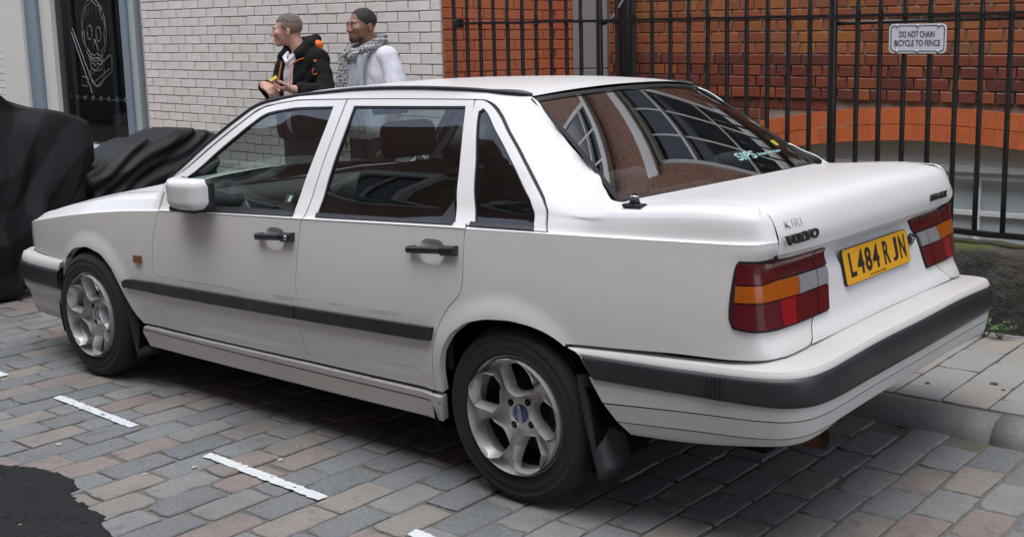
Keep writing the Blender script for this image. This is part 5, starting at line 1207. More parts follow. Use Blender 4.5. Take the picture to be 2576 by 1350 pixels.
# ---- underside and cabin
def underbody():
    b = MB(); b.box((-.84, -.66, .30), (3.30, .66, .46)); b.box((.36, -.82, .24), (2.25, .82, .34)); b.build('underbody', M_under, car)
    b = MB(); b.box((3.2, -.7, .46), (3.35, .7, .68)); b.build('radiator_panel', M_under, car); MB().box((2.0, -.74, .40), (2.06, .74, .92)).build('bulkhead', M_under, car)
underbody()
def cabin():
    b = MB(); b.box((.0, -.74, .34), (2.0, .74, .40)); b.build('cabin_floor', M_cabin, car)
    def seat(x, y, nm):
        st = empty(nm, parent=car)
        sdf_mesh('backrest', lambda p: s_box(np.stack([(p[..., 0]-x)+(p[..., 2]-.55)*.30, p[..., 1]-y, p[..., 2]-.77], -1), (0, 0, 0), (.055, .23, .30), .045), (x-.25, y-.26, .44), (x+.20, y+.26, 1.10), .016, M_cabin, st)
        sdf_mesh('headrest', lambda p: s_box(np.stack([(p[..., 0]-x+.17), p[..., 1]-y, p[..., 2]-1.165], -1), (0, 0, 0), (.045, .135, .075), .04), (x-.26, y-.17, 1.06), (x-.08, y+.17, 1.27), .014, M_cabin, st)
        sdf_mesh('cushion', lambda p: s_box(p-np.array([x+.25, y, .50]), (0, 0, 0), (.26, .24, .08), .05), (x-.05, y-.28, .38), (x+.55, y+.28, .62), .018, M_cabin, st)
    seat(1.12, .37, 'front_seat'); seat(1.12, -.37, 'front_seat')
    rs = empty('rear_seat', parent=car)
    sdf_mesh('bench_back', lambda p: s_box(np.stack([(p[..., 0]-.02)+(p[..., 2]-.6)*.35, p[..., 1], p[..., 2]-.72], -1), (0, 0, 0), (.06, .66, .27), .05), (-.28, -.72, .42), (.25, .72, 1.02), .02, M_cabin, rs)
    for y in (.36, -.36): sdf_mesh('headrest', lambda p: s_box(p-np.array([-.13, y, 1.035]), (0, 0, 0), (.04, .11, .06), .035), (-.2, y-.14, .94), (-.06, y+.14, 1.13), .014, mat('headrest_grey', (.10, .10, .10), .8) if not bpy.data.materials.get('headrest_grey') else bpy.data.materials['headrest_grey'], rs)
    sdf_mesh('bench_cushion', lambda p: s_box(p-np.array([.33, 0, .50]), (0, 0, 0), (.26, .66, .08), .05), (.0, -.72, .38), (.65, .72, .62), .02, M_cabin, rs)
    gridsurf('parcel_shelf', lambda U, V: np.stack([-.36+.30*U, -.66+1.32*V, .988+.0*U], -1), 3, 3, mat('shelf_grey', (.10, .09, .085), .9), car)
    sdf_mesh('dashboard', lambda p: smin(s_box(p-np.array([1.88, 0, .80]), (0, 0, 0), (.17, .70, .12), .06), s_box(p-np.array([1.80, -.37, .90]), (0, 0, 0), (.10, .20, .05), .04), .03), (1.65, -.76, .62), (2.1, .76, 1.0), .02, M_cabin2, car)
    m = MB(); c = np.array([1.60, -.37, .86]); a = np.array([.35, 0, .94]); a /= np.linalg.norm(a); e1 = np.array([0, 1., 0]); e2 = np.cross(a, e1); m.tube([c+.185*(math.cos(t)*e1+math.sin(t)*e2) for t in np.linspace(0, 2*math.pi, 30)], .015, 8); m.tube([c-e1*.18, c+e1*.18], .02, 6); m.tube([c, c+np.array([.2, 0, -.06])], .03, 8); m.build('steering_wheel', M_rubber, car, True)
    for s in (1, -1):
        panel('door_card', SL, [(.3, .40), (1.98, .40), (1.98, .85), (.25, .91)], M_cabin, car, side=s, off=-.05, thick=0, gap=0, grid=.15)
        panel('pillar_trim', SU, [(-.10, 2.6), (.09, 4.5), (.26, 5.75), (.33, 6.3), (.16, 6.2), (.03, 5.3), (-.12, 4.25), (-.27, 3.2), (-.27, 2.6)], M_cabin2, car, sc=SCU, side=s, off=-.03, thick=0, gap=0, grid=.06)
        panel('b_pillar_trim', SU, [(.985, .3), (1.105, .3), (1.09, 5.9), (.99, 5.9)], M_cabin2, car, sc=SCU, side=s, off=-.02, thick=0, gap=0, grid=.06)
    MB().box((1.44, -.11, 1.235), (1.455, .11, 1.30), .01).build('cabin_mirror', M_rubber, car)
cabin()
# ================================================================ PEOPLE
def rotz(p, a, c): 
    q = p-np.array(c); ca, sa = math.cos(a), math.sin(a); return np.stack([q[..., 0]*ca+q[..., 1]*sa, -q[..., 0]*sa+q[..., 1]*ca, q[..., 2]], -1)
def chain(p, pts, rs, k=.02):
    d = None
    for i in range(len(pts)-1):
        e = s_caps(p, pts[i], pts[i+1], rs[i], rs[i+1]); d = e if d is None else smin(d, e, k)
    return d
def head_sdf(q, nose=1.0, jaw=1.0):
    d = s_ell(q, (0, -.018, .036), (.0755, .096, .086))
    d = smin(d, s_ell(q, (0, .030, -.030), (.060*jaw, .066, .078)), .03)
    d = smin(d, s_caps(q, (-.018, .068, -.092), (.018, .068, -.092), .019), .025)
    d = smin(d, s_caps(q, (-.036, .080, .024), (.036, .080, .024), .011), .018)             # brow
    d = smin(d, s_ell(q, (.040, .062, -.018), (.026, .03, .024)), .02); d = smin(d, s_ell(q, (-.040, .062, -.018), (.026, .03, .024)), .02)
    for s in (1, -1): d = smax(d, -s_ell(q, (s*.031, .104, .006), (.018, .016, .012)), .012)
    d = smin(d, s_caps(q, (0, .090, .012), (0, .109*nose, -.026), .007, .0115), .012)         # nose
    for s in (1, -1): d = smin(d, s_ell(q, (s*.011, .098, -.031), (.009, .011, .008)), .008)
    d = smin(d, s_caps(q, (-.017, .088, -.059), (.017, .088, -.059), .0065), .01); d = smin(d, s_caps(q, (-.014, .087, -.070), (.014, .087, -.070), .0075), .01)
    d = smax(d, -s_caps(q, (-.020, .097, -.0645), (.020, .097, -.0645), .0022), .004)
    for s in (1, -1):
        e = s_ell(q, (s*.0775, -.024, -.010), (.0095, .016, .027)); e = smax(e, -s_ell(q, (s*.0865, -.019, -.008), (.007, .008, .015)), .005); d = smin(d, e, .008)
    return d
def hand_sdf(p, w, f, n, s, curl=(.5, .6, .5), size=1.0):
    w = np.array(w, float); f = np.array(f, float); f /= np.linalg.norm(f); n = np.array(n, float); n -= f*(n@f); n /= np.linalg.norm(n); a = np.cross(f, n)*s
    q = np.stack([(p-w)@a, (p-w)@f, (p-w)@n], -1)
    d = s_box(q, (0, .048*size, 0), (.038*size, .046*size, .0135), .0125); d = smin(d, s_caps(q, (0, -.02, 0), (0, .02, 0), .026, .027), .02)
    for i, L in enumerate((.92, 1.0, .95, .76)):
        b = np.array([(.030-.020*i)*size, .090*size, 0]); ang = .12; pts = [b]
        for j, l in enumerate((.044, .028, .022)):
            ang += curl[j]; pts.append(pts[-1]+np.array([.0, math.cos(ang), math.sin(ang)])*l*L*size)
        d = smin(d, chain(q, pts, (.0092, .0088, .0082, .0072), .003), .006)
    b = np.array([.030, .018, .004])*size; t1 = b+np.array([.026, .030, .018])*size; t2 = t1+np.array([.004, .030, .014])*size; t3 = t2+np.array([-.006, .022, .008])*size
    return smin(d, chain(q, [b, t1, t2, t3], (.0135, .0105, .0098, .0082), .005), .012)
M_skin1 = mat('skin_fair', (.46, .255, .185), .5, noise=[(30, .2, (.40, .20, .14))]); M_skin2 = mat('skin_brown', (.24, .115, .066), .45, noise=[(30, .2, (.13, .06, .036))])
M_lip1 = mat('lips_pink', (.36, .15, .12), .45); M_lip2 = mat('lips_brown', (.15, .06, .05), .45); M_eye = mat('eye_white', (.36, .34, .32), .25); M_iris = mat('iris_dark', (.03, .02, .015), .1)
M_hair1 = mat('hair_brown_grey', (.115, .088, .07), .75, noise=[(160, .6, (.18, .145, .12))], bump=(220, .8, .004)); M_stub = mat('hair_stubble', (.19, .125, .088), .7, noise=[(220, .6, (.11, .075, .055))], bump=(260, .3, .001)); M_hair2 = mat('hair_black', (.014, .011, .010), .75, noise=[(200, .5, (.035, .028, .025))], bump=(240, .8, .003))
M_jacket = mat('jacket_black', (.0045, .0047, .005), .85, spec=.25, noise=[(5, .3, (.008, .0085, .009))], bump=[(120, .2, .001)]); M_shirt = mat('shirt_white', (.60, .59, .62), .8, noise=[(6, .3, (.55, .55, .60))], bump=[(14, .7, .015), (60, .2, .003)]); M_tee = mat('tee_white', (.60, .60, .64), .85, bump=[(9, .6, .02), (60, .15, .003)], noise=[(5, .25, (.50, .50, .55))])
M_orangefab = mat('orange_fabric', (.80, .17, .015), .7, bump=(12, .5, .01)); M_trouser = mat('trousers_dark', (.02, .022, .03), .85); M_shoe = mat('shoe_black', (.012, .012, .012), .4)
def face_bits(par, c, yaw, skin_lip, brow, fr=None):
    R = Matrix.Translation(c)@Matrix.Rotation(-yaw, 4, 'Z')
    def put(o): o.matrix_local = R; return o
    for s in (1, -1):
        bm = bmesh.new(); bmesh.ops.create_uvsphere(bm, u_segments=16, v_segments=10, radius=.0125, matrix=Matrix.Translation((s*.031, .0815, .005))); me = bpy.data.meshes.new('eye'); bm.to_mesh(me); bm.free(); e = put(link('eye', me, M_eye, par))
        MB().tube([(s*.031, .0925, .005), (s*.031, .0948, .005)], [.0062, .0040], 12).build('iris', M_iris, e)
        put(sdf_mesh('eyelid', lambda p: smax(s_ell(p, (s*.031, .0815, .006), (.0150, .0145, .0145)), .0105-p[..., 2]+.0*p[..., 0], .001), (s*.031-.02, .06, -.012), (s*.031+.02, .10, .025), .0025, skin_lip[1], par))
        put(MB().tube([(s*.013, .0925, .024), (s*.028, .0945, .029), (s*.048, .082, .025)], [.0038, .0042, .0025], 8).build('eyebrow', brow, par, True))
    put(sdf_mesh('lips', lambda p: smin(s_caps(p, (-.019, .0905, -.0592), (.019, .0905, -.0592), .0052), s_caps(p, (-.016, .0895, -.0705), (.016, .0895, -.0705), .0058), .001), (-.03, .075, -.085), (.03, .105, -.045), .0022, skin_lip[0], par))
    return put
def torso(p, e=0, belly=1.0):
    d = s_ell(p, (0, 0, .93), (.162+e, .112+e, .13+e)); d = smin(d, s_ell(p, (0, .012, 1.08), ((.150)*belly+e, (.112)*belly+e, .17+e)), .06); d = smin(d, s_ell(p, (0, .0, 1.27), (.172+e, .115+e, .18+e)), .06)
    return smin(d, s_caps(p, (-.145, -.012, 1.405), (.145, -.012, 1.405), .058+e), .05)
def legs(p, e=0):
    d = None
    for s in (1, -1):
        c = chain(p, [(s*.09, 0, .90), (s*.10, .03, .48), (s*.10, -.01, .09)], (.088+e, .058+e, .040+e), .03); d = c if d is None else smin(d, c, .02)
    return d
def feet(p, e=0):
    d = None
    for s in (1, -1):
        c = s_caps(p, (s*.10, -.04, .045), (s*.12, .15, .038), .042+e, .036+e); d = c if d is None else np.minimum(d, c)
    return d
def person_smoker():
    o = empty('person', (4.41, -1.87, .08)); tag(o, 'smoking person in black jacket with orange lining holding a packet by brick wall', 'person')
    HC = (.085, .055, 1.615); yaw = math.radians(50); Ls, Le, Lw = (-.185, -.01, 1.40), (-.325, .04, 1.155), (-.235, .275, 1.195); Rs, Re, Rw = (.185, -.01, 1.40), (.235, .09, 1.14), (.02, .335, 1.225)
    def body(p):
        d = smin(torso(p), legs(p), .05); d = smin(d, feet(p), .03)
        for S_, E_, W_ in ((Ls, Le, Lw), (Rs, Re, Rw)): d = smin(d, chain(p, [S_, E_, W_], (.05, .042, .028), .02), .03)
        d = smin(d, hand_sdf(p, Lw, (.72, .55, .06), (.1, -.2, 1), -1, (.35, .5, .4)), .012); d = smin(d, hand_sdf(p, Rw, (-.85, .15, -.25), (-.1, -.4, -1), 1, (.5, .7, .5)), .012)
        d = smin(d, s_caps(p, (0, -.015, 1.42), (.055, .02, 1.55), .060, .056), .03)
        return smin(d, head_sdf(rotz(p, -yaw, HC), 1.05, .98), .03)
    sdf_mesh('body', body, (-.45, -.22, -.01), (.42, .55, 1.78), .0048, M_skin1, o)
    put = face_bits(o, HC, yaw, (M_lip1, M_skin1), M_hair1)
    put(sdf_mesh('hair', lambda q: smax(smax(s_ell(q, (0, -.017, .040), (.0785, .0995, .0905)), -(q[..., 2]-.066+.25*np.maximum(q[..., 1]-.03, 0)*0-.10*np.minimum(q[..., 1], 0)), .006), q[..., 1]-.082, .01)+.0022*np.sin(q[..., 0]*260+q[..., 1]*90)*np.sin(q[..., 1]*210), (-.09, -.13, .03), (.09, .10, .15), .0035, M_hair1, o))
    put(sdf_mesh('shaved_hair', lambda q: smax(smax(s_ell(q, (0, -.0185, .036), (.0772, .0975, .087)), q[..., 1]-.035+.35*np.abs(q[..., 2]-.03), .006), -(q[..., 2]+.045+.35*np.minimum(q[..., 1]+.0, 0)), .01), (-.09, -.13, -.07), (.09, .09, .14), .004, M_stub, o))
    arm = lambda p, e: smin(chain(p, [Ls, Le, (Le[0]+.75*(Lw[0]-Le[0]), Le[1]+.75*(Lw[1]-Le[1]), Le[2]+.75*(Lw[2]-Le[2]))], (.056+e, .055+e, .047+e), .02), chain(p, [Rs, Re, (Re[0]+.8*(Rw[0]-Re[0]), Re[1]+.8*(Rw[1]-Re[1]), Re[2]+.8*(Rw[2]-Re[2]))], (.056+e, .053+e, .045+e), .02), .01)
    wr = lambda p: .004-.009*np.abs(np.sin(p[..., 2]*24+p[..., 0]*16+1.5*np.sin(p[..., 1]*14+p[..., 0]*9)))**.7
    def jacket(p):
        d = smin(smin(torso(p, .028), s_box(p, (0, .0, .96), (.20, .145, .16), .08), .06), arm(p, .010), .05)
        col = chain(p, [(.075, .115, 1.435), (.108, .03, 1.485), (.06, -.09, 1.535), (-.05, -.10, 1.545), (-.108, .02, 1.515), (-.088, .10, 1.450)], (.030, .032, .036, .036, .034, .032), .02)
        d = smin(d, col, .035)+wr(p); q = p.copy(); q[..., 0] -= .018-.05*(p[..., 2]-1.2)
        d = smax(d, -s_box(q, (0, .26, 1.06), (.062, .27, .46), .03), .012); d = smax(d, -s_caps(p, (0, .0, 1.40), (.03, .05, 1.7), .072), .01)
        return smax(d, .80-p[..., 2], .02)
    J = sdf_mesh('jacket', jacket, (-.46, -.24, .76), (.42, .42, 1.60), .0065, M_jacket, o)
    sdf_mesh('shirt', lambda p: smin(smax(smax(torso(p, .014)+wr(p)*.7, .84-p[..., 2], .01), p[..., 2]-1.45, .02), chain(p, [(.07, .075, 1.455), (.055, .115, 1.42), (.0, .14, 1.385), (-.05, .105, 1.43), (-.07, .06, 1.46)], (.014, .015, .014, .015, .014), .01), .01), (-.22, -.16, .82), (.22, .18, 1.5), .006, M_shirt, o)
    for k in range(6): z = 1.35-.075*k; MB().tube([(.018-.05*(z-1.2)*-0+.004, .132-.1*(z-1.2)**2, z), (.022, .136-.1*(z-1.2)**2, z)], .005, 8).build('shirt_button', M_shirt, o, True)
    def edge(xo, pts, r=.0042): MB().tube(pts, r, 6).build('orange_zip', M_orangefab, J, True)
    surf = lambda x, z: (x, .02+.130*math.sqrt(max(1-((x)/.24)**2, .05))+(.012 if z > 1.1 else 0)-.28*max(z-1.28, 0), z)
    edge(0, [surf(.092-.05*(z-1.2)*-1*0-.05*(z-1.2), z) for z in np.linspace(1.0, 1.40, 12)]); edge(0, [surf(-.046-.05*(z-1.2), z) for z in np.linspace(1.0, 1.36, 12)]); edge(0, [(-.055, .128, 1.37), (-.095, .118, 1.40), (-.135, .085, 1.415)])
    sdf_mesh('hood_lining', lambda p: s_ell(p, (-.112, -.066, 1.492), (.030, .046, .056))+.004*np.sin(p[..., 2]*90), (-.18, -.15, 1.42), (-.06, .02, 1.58), .005, M_orangefab, J)
    MB().tube([(-.245+.022*math.cos(t), .085+.004*math.cos(t), 1.315+.022*math.sin(t)) for t in np.linspace(-2.6, 1.4, 10)], .0035, 6).build('pull_loop', M_orangefab, J, True); MB().box((-.232, .050, 1.385), (-.205, .066, 1.402)).build('shoulder_mark', M_orangefab, J)
    sdf_mesh('trousers', lambda p: smax(smin(legs(p, .022), s_ell(p, (0, 0, .93), (.175, .125, .13)), .05), np.maximum(p[..., 2]-.98, .07-p[..., 2]), .01), (-.28, -.18, .05), (.28, .18, 1.0), .010, M_trouser, o); sdf_mesh('shoes', lambda p: smax(feet(p, .012), -p[..., 2], .004), (-.22, -.12, -.02), (.22, .24, .12), .007, M_shoe, o)
    R = Matrix.Translation(HC)@Matrix.Rotation(-yaw, 4, 'Z'); a = np.array(R@Vector((.006, .088, -.0645))); b = np.array(R@Vector((.020, .172, -.088)))
    MB().tube([a, b], .0050, 10).build('cigarette', mat('cigarette_paper', (.75, .74, .70), .7), o, True)
    pk = empty('cigarette_packet', (4.41-.125, -1.87+.355, .08+1.262)); tag(pk, 'small silver and yellow packet held in the hands of smoking person', 'packet'); pk.rotation_euler = (.35, .5, .9)
    MB().box((-.027, -.040, -.011), (.027, .024, .011), .002).build('packet_body', mat('packet_silver', (.30, .32, .40), .35, noise=(60, .5, (.12, .14, .25))), pk); MB().box((-.0275, .0245, -.0115), (.0275, .042, .0115), .002).build('packet_lid', mat('packet_yellow', (.65, .52, .06), .4), pk)
def person_scarf():
    o = empty('person', (3.66, -1.87, .08)); tag(o, 'person in white t-shirt and grey patterned scarf standing against brick wall', 'person')
    HC = (.015, .05, 1.625); yaw = math.radians(9); A = {1: ((.19, -.01, 1.41), (.265, .01, 1.12), (.235, .12, .88)), -1: ((-.19, -.01, 1.41), (-.27, -.01, 1.12), (-.25, .08, .87))}
    def body(p):
        d = smin(torso(p, .01, 1.06), legs(p), .05); d = smin(d, feet(p), .03)
        for s, (S_, E_, W_) in A.items():
            d = smin(d, chain(p, [S_, E_, W_], (.055, .045, .030), .02), .03); d = smin(d, hand_sdf(p, W_, (-.05*s, .3, -.95), (-s, .2, 0), -s, (.3, .4, .3)), .012)
        d = smin(d, s_caps(p, (0, -.015, 1.42), (.01, .01, 1.55), .064, .060), .03)
        return smin(d, head_sdf(rotz(p, -yaw, HC), 1.0, 1.06), .03)
    sdf_mesh('body', body, (-.42, -.22, -.01), (.42, .36, 1.78), .0048, M_skin2, o)
    put = face_bits(o, HC, yaw, (M_lip2, M_skin2), M_hair2)
    put(sdf_mesh('hair', lambda q: smax(smax(s_ell(q, (0, -.019, .040), (.0782, .0985, .0878)), q[..., 1]-.060+.75*np.maximum(.052-q[..., 2], 0), .008), -(q[..., 2]+.020+.45*np.minimum(q[..., 1]+.01, 0)), .008)+.0015*np.sin(q[..., 0]*240)*np.sin(q[..., 2]*250+q[..., 1]*120), (-.09, -.13, -.06), (.09, .09, .14), .0035, M_hair2, o))
    put(sdf_mesh('beard', lambda q: smax(smax(head_sdf(q, 1.0, 1.06)-.0022, q[..., 2]+.074-.25*np.maximum(.03-q[..., 1], 0), .006), -(q[..., 1]+.01), .01)+np.where(np.hypot(q[..., 0]/1.4, q[..., 2]+.0645) < .013, .006, 0), (-.08, -.03, -.12), (.08, .11, -.03), .004, mat('beard_dark', (.075, .042, .028), .8, noise=[(240, .5, (.02, .014, .012))]), o))
    wr = lambda p: .004-.008*np.abs(np.sin(p[..., 2]*13+np.abs(p[..., 0])*34+1.5*np.sin(p[..., 0]*11+p[..., 2]*5)))**.7*np.clip(np.abs(p[..., 0])*5, .15, 1)
    def tee(p):
        d = smin(smin(torso(p, .018, 1.10), s_box(p, (0, .01, 1.0), (.185, .135, .16), .09), .07), smin(chain(p, [A[1][0], (.250, .005, 1.185)], (.062, .084), .02), chain(p, [A[-1][0], (-.262, -.005, 1.175)], (.062, .088), .02), .01), .05)+wr(p)
        for s in (1, -1): d = smax(d, -smax(s_caps(p, A[s][1], (A[s][1][0]+s*.02, .02, .9), .072), p[..., 2]-1.178, .004), .006)
        for s in (1, -1): d = smax(d, -(s_box(p, (s*.30, 0, 1.02), (.085, .3, .15), .02)), .008)
        return smax(d, .84-p[..., 2], .01)
    sdf_mesh('t_shirt', tee, (-.40, -.24, .82), (.40, .24, 1.52), .0062, M_tee, o)
    ms = bpy.data.materials.new('scarf_pattern'); ms.use_nodes = True; t = ms.node_tree; N = t.nodes; L = t.links; tc = N.new('ShaderNodeTexCoord')
    def build_scarf_mat(dark, light, scale, name):
        m = bpy.data.materials.new(name); m.use_nodes = True; t = m.node_tree; N = t.nodes; L = t.links; tc = N.new('ShaderNodeTexCoord'); wv = N.new('ShaderNodeTexWave'); wv.wave_type = 'BANDS'; wv.bands_direction = 'Z'; wv.wave_profile = 'TRI'; wv.inputs['Scale'].default_value = scale; wv.inputs['Distortion'].default_value = 9; wv.inputs['Detail'].default_value = 2; wv.inputs['Detail Scale'].default_value = 6; L.new(tc.outputs['Object'], wv.inputs[0])
        vo = N.new('ShaderNodeTexVoronoi'); vo.inputs['Scale'].default_value = 95; L.new(tc.outputs['Object'], vo.inputs[0]); mm = N.new('ShaderNodeMath'); mm.operation = 'MULTIPLY'; L.new(wv.outputs[1], mm.inputs[0]); L.new(vo.outputs['Distance'], mm.inputs[1])
        rp = N.new('ShaderNodeValToRGB'); rp.color_ramp.elements[0].position = .18; rp.color_ramp.elements[1].position = .26; rp.color_ramp.elements[0].color = (*dark, 1); rp.color_ramp.elements[1].color = (*light, 1); L.new(mm.outputs[0], rp.inputs[0]); b = N['Principled BSDF']; L.new(rp.outputs[0], b.inputs['Base Color']); b.inputs['Roughness'].default_value = .9
        return m
    bpy.data.materials.remove(ms)
    MA = build_scarf_mat((.022, .024, .030), (.40, .40, .40), 14, 'scarf_dark_pattern'); MG = mat('scarf_grey', (.30, .315, .34), .9, noise=[(55, .6, (.17, .18, .20)), (14, .4, (.42, .43, .45))], bump=(18, .5, .008))
    sc = empty('scarf', parent=o)
    fold = lambda p: .006*np.sin(p[..., 0]*95+p[..., 2]*12+1.5*np.sin(p[..., 2]*16))
    sdf_mesh('scarf_loop', lambda p: smin(chain(p, [(-.09, .02, 1.50), (-.04, -.085, 1.535), (.06, -.08, 1.53), (.105, .02, 1.49), (.075, .105, 1.445), (0, .135, 1.42), (-.075, .10, 1.455), (-.09, .02, 1.50)], (.036, .036, .036, .036, .038, .042, .038, .036), .03), s_ell(p, (.045, .135, 1.425), (.05, .035, .045)), .03)+.005*np.sin(p[..., 2]*110+p[..., 0]*60), (-.17, -.16, 1.36), (.17, .20, 1.60), .0055, MA, sc)
    def tail(x0, x1, z1, w, y0): return lambda p: smin(s_box(np.stack([p[..., 0]-(x0+(x1-x0)*np.clip((1.44-p[..., 2])/.5, 0, 1)), p[..., 1]-(y0+.05*np.sin(np.clip((1.44-p[..., 2])/.5, 0, 1)*2.2)), p[..., 2]-(1.44+z1)/2], -1), (0, 0, 0), (w, .016, (1.44-z1)/2), .015)+fold(p), 9.+0*p[..., 0], .001)
    sdf_mesh('scarf_tail', tail(.085, .165, .90, .072, .125), (-.05, .05, .86), (.30, .26, 1.48), .006, MA, sc); sdf_mesh('scarf_tail', tail(-.035, -.015, .90, .080, .130), (-.22, .05, .86), (.15, .27, 1.48), .006, MG, sc)
    sdf_mesh('trousers', lambda p: smax(smin(legs(p, .022), s_ell(p, (0, 0, .93), (.180, .130, .13)), .05), np.maximum(p[..., 2]-.98, .07-p[..., 2]), .01), (-.28, -.18, .05), (.28, .18, 1.0), .010, M_trouser, o); sdf_mesh('shoes', lambda p: smax(feet(p, .012), -p[..., 2], .004), (-.22, -.12, -.02), (.22, .24, .12), .007, M_shoe, o)
person_smoker(); person_scarf()
# ================================================================ COVERED MOTORBIKES, WEEDS, LITTER
def poly_sdf(a, b, P):
    P = np.asarray(P, float); q = np.stack([a, b], -1); d = np.full(a.shape, 1e9); s = np.ones(a.shape)
    n = len(P)
    for i in range(n):
        v0, v1 = P[i], P[i-1]; e = v1-v0; w = q-v0; t = np.clip((w@e)/(e@e), 0, 1); bb = w-t[..., None]*e; d = np.minimum(d, (bb*bb).sum(-1))
        c1 = q[..., 1] >= v0[1]; c2 = q[..., 1] < v1[1]; c3 = e[0]*w[..., 1] > e[1]*w[..., 0]
        flip = (c1 & c2 & c3) | (~c1 & ~c2 & ~c3); s = np.where(flip, -s, s)
    return s*np.sqrt(d)
M_cover = mat('cover_nylon', (.005, .0054, .0068), .62, spec=.35, bump=[(30, .12, .006)])
def cover(label, X, prof, hw, folds, seed, lo, hi):
    r = np.random.default_rng(seed); ph = r.uniform(0, 6.28, 8)
    pts = prof
    def f(p):
        x = p[..., 0]-X; y = p[..., 1]; z = p[..., 2]
        w = hw*(1.02-.35*np.clip(z/1.2, 0, 1)**2)
        a = poly_sdf(y, z, pts)+.035; b = np.abs(x)-w+.035
        d = np.hypot(np.maximum(a, 0), np.maximum(b, 0))+np.minimum(np.maximum(a, b), 0)-.035
        n = folds(x, y, z, ph)
        return np.maximum(d*.9+n, .012-z)
    o = sdf_mesh('motorbike_cover', f, lo, hi, .0105, M_cover); tag(o, label, 'vehicle cover'); return o
def ridge(t): return 1-2*np.abs(np.mod(t, 1)-.5)*2     # sharp creases
def folds1(x, y, z, ph):
    k = np.clip(1.12-z, 0, 1)**.7; u = y*1.0-x*.8
    v = .030*ridge(u*2.3+.35*np.sin(z*5+ph[0])+.25*z)*k+.016*ridge(u*5.1+z*1.1+.3*np.sin(z*7+ph[1]))*k+.022*ridge(z*2.6+u*1.4+.3*np.sin(u*6+ph[2]))*(.35+.65*k)
    return v*.75-.012+.05*np.exp(-((y-.05)**2*30+(z-1.25)**2*60+(x+.2)**2*20))
def folds2(x, y, z, ph):
    d = z+.38*y; return .015*ridge(d*5.2+.25*np.sin(y*5+ph[0]))+.010*ridge(d*11+y*1.2+.3*np.sin(y*9+ph[1]))+.010*ridge(y*4+z*2+ph[2])*np.clip(.9-z, 0, 1)-.014
cover('tall black nylon motorbike cover with hanging folds, beyond the car nose', 5.05, np.array([(-.375, 1.10), (-.385, .85), (-.28, .64), (-.19, .44), (.06, .22), (.22, .05), (.30, .02), (1.5, .02), (1.8, .6), (1.6, 1.22), (.9, 1.50), (.5, 1.42), (.16, 1.31), (-.10, 1.21), (-.32, 1.135)]), .33, folds1, 3, (4.6, -.55, -.02), (5.5, 2.0, 1.65))
cover('low black motorbike cover with slanting creases behind the car bonnet', 5.0, np.array([(-1.33, .90), (-1.32, .72), (-1.26, .40), (-1.2, .10), (-.45, .10), (-.38, .45), (-.30, .74), (-.36, .77), (-.68, .915), (-1.0, .985), (-1.25, .985), (-1.315, .955)]), .27, folds2, 5, (4.6, -1.5, .0), (5.4, -.25, 1.1))
M_leaf = mat('weed_leaf', (.055, .13, .025), .6, rnd=None, noise=[(20, .5, (.10, .17, .04))]); M_dry = mat('dry_stalk', (.22, .13, .06), .8)
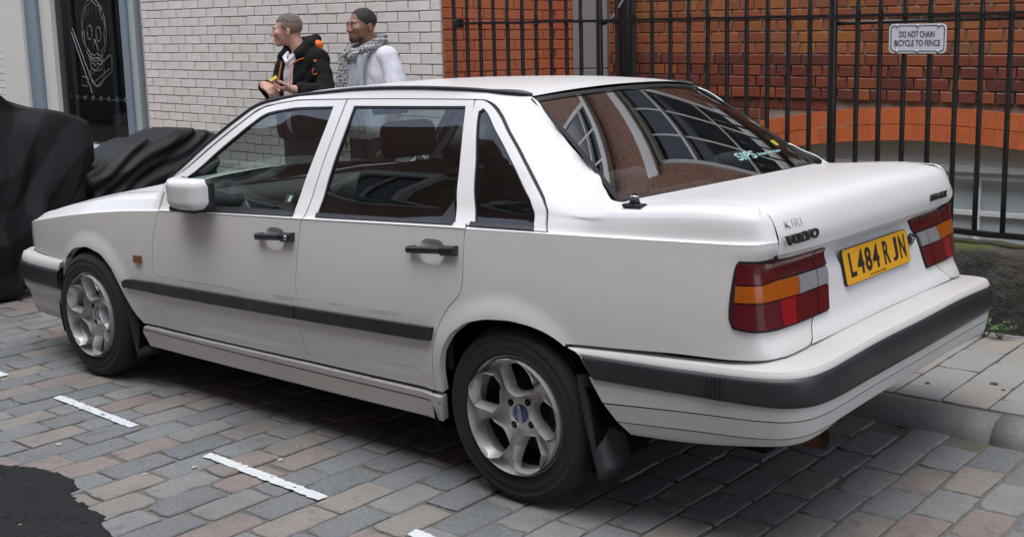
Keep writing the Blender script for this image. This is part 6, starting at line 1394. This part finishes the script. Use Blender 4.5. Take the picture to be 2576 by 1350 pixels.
def weed(x, y, h, n, seed, label, dry=0):
    r = np.random.default_rng(seed); o = empty('weed', (x, y, .078)); tag(o, label, 'plant', 'weeds along the plinth'); m = MB(); st = MB()
    for i in range(n):
        a = r.uniform(-.3, math.pi+.3); ln = h*r.uniform(.55, 1.1); out = r.uniform(.35, 1.0)*h; top = np.array([math.cos(a)*out, math.sin(a)*out*.8, ln]); mid = top*np.array([.45, .45, .7]); st.tube([(0, 0, -.01), mid, top], [.0022, .0018, .001], 5)
        for k in range(4):
            c = mid+(top-mid)*k/3; b = r.uniform(0, 6.28); L = r.uniform(.022, .042)*(h/.1); d = np.array([math.cos(b), math.sin(b), r.uniform(-.1, .5)]); d /= np.linalg.norm(d); s_ = np.cross(d, [0, 0, 1]); s_ /= np.linalg.norm(s_); w = L*.28; u = np.array([0, 0, L*.12])
            m.add([c, c+d*L*.5+s_*w+u, c+d*L, c+d*L*.5-s_*w+u, c+d*L*.5+u*.2], [(0, 1, 4), (1, 2, 4), (2, 3, 4), (3, 0, 4)])
    m.build('leaves', M_leaf, o); st.build('stalks', M_dry if dry else M_leaf, o, True)
weed(-.50, -1.97, .135, 9, 1, 'leafy green weed growing where plinth meets pavement behind the bumper'); weed(-.585, -1.95, .10, 8, 2, 'small weed with brown dry stalks at the foot of the plinth', 1); weed(-.71, -1.94, .09, 8, 3, 'low rounded green weed at the foot of the plinth'); weed(-.635, -1.95, .05, 6, 4, 'tiny green seedling between taller weeds under the plinth')
def litter(x, y, z, s, seed, col, label, name='pebble'):
    r = np.random.default_rng(seed); bm = bmesh.new(); bmesh.ops.create_icosphere(bm, subdivisions=2, radius=1)
    for v in bm.verts: v.co = Vector((v.co.x*s*1.3, v.co.y*s, max(v.co.z, -.5)*s*.5))*(1+r.normal(0, .10))
    me = bpy.data.meshes.new(name); bm.to_mesh(me); bm.free(); o = link(name, me, col); o.location = (x, y, z+s*.25); o.rotation_euler = (0, 0, r.uniform(0, 6)); tag(o, label, 'stone', 'loose chips on the setts')
M_chip = mat('stone_chip', (.36, .33, .30), .85)
for i, (x, y) in enumerate([(1.855, 1.475), (.99, 1.06), (1.19, 1.30), (.355, 1.52), (1.06, .93), (1.28, 1.45)]): litter(x, y, .001, (.011, .010, .009, .008, .006, .008)[i], i, M_chip, ['pale flat stone chip on the setts beside the dash near asphalt patch', 'stone chip at the shadow edge beside the car sill', 'pale chip on a joint between the two long dashes', 'white chip lying between painted dash and rear wheel', 'tiny stone chip closest to the car underside shadow', 'small pale chip on setts beyond the asphalt patch edge'][i])
b = MB().tube([(-.785, -.62, .012), (-.76, -.60, .013), (-.735, -.61, .012)], .0035, 6).tube([(-.76, -.60, .013), (-.765, -.635, .014)], .003, 5); o = b.build('twig', mat('twig_brown', (.03, .022, .018), .8), None, True); tag(o, 'small dark twig lying in the gutter by the kerb', 'twig')
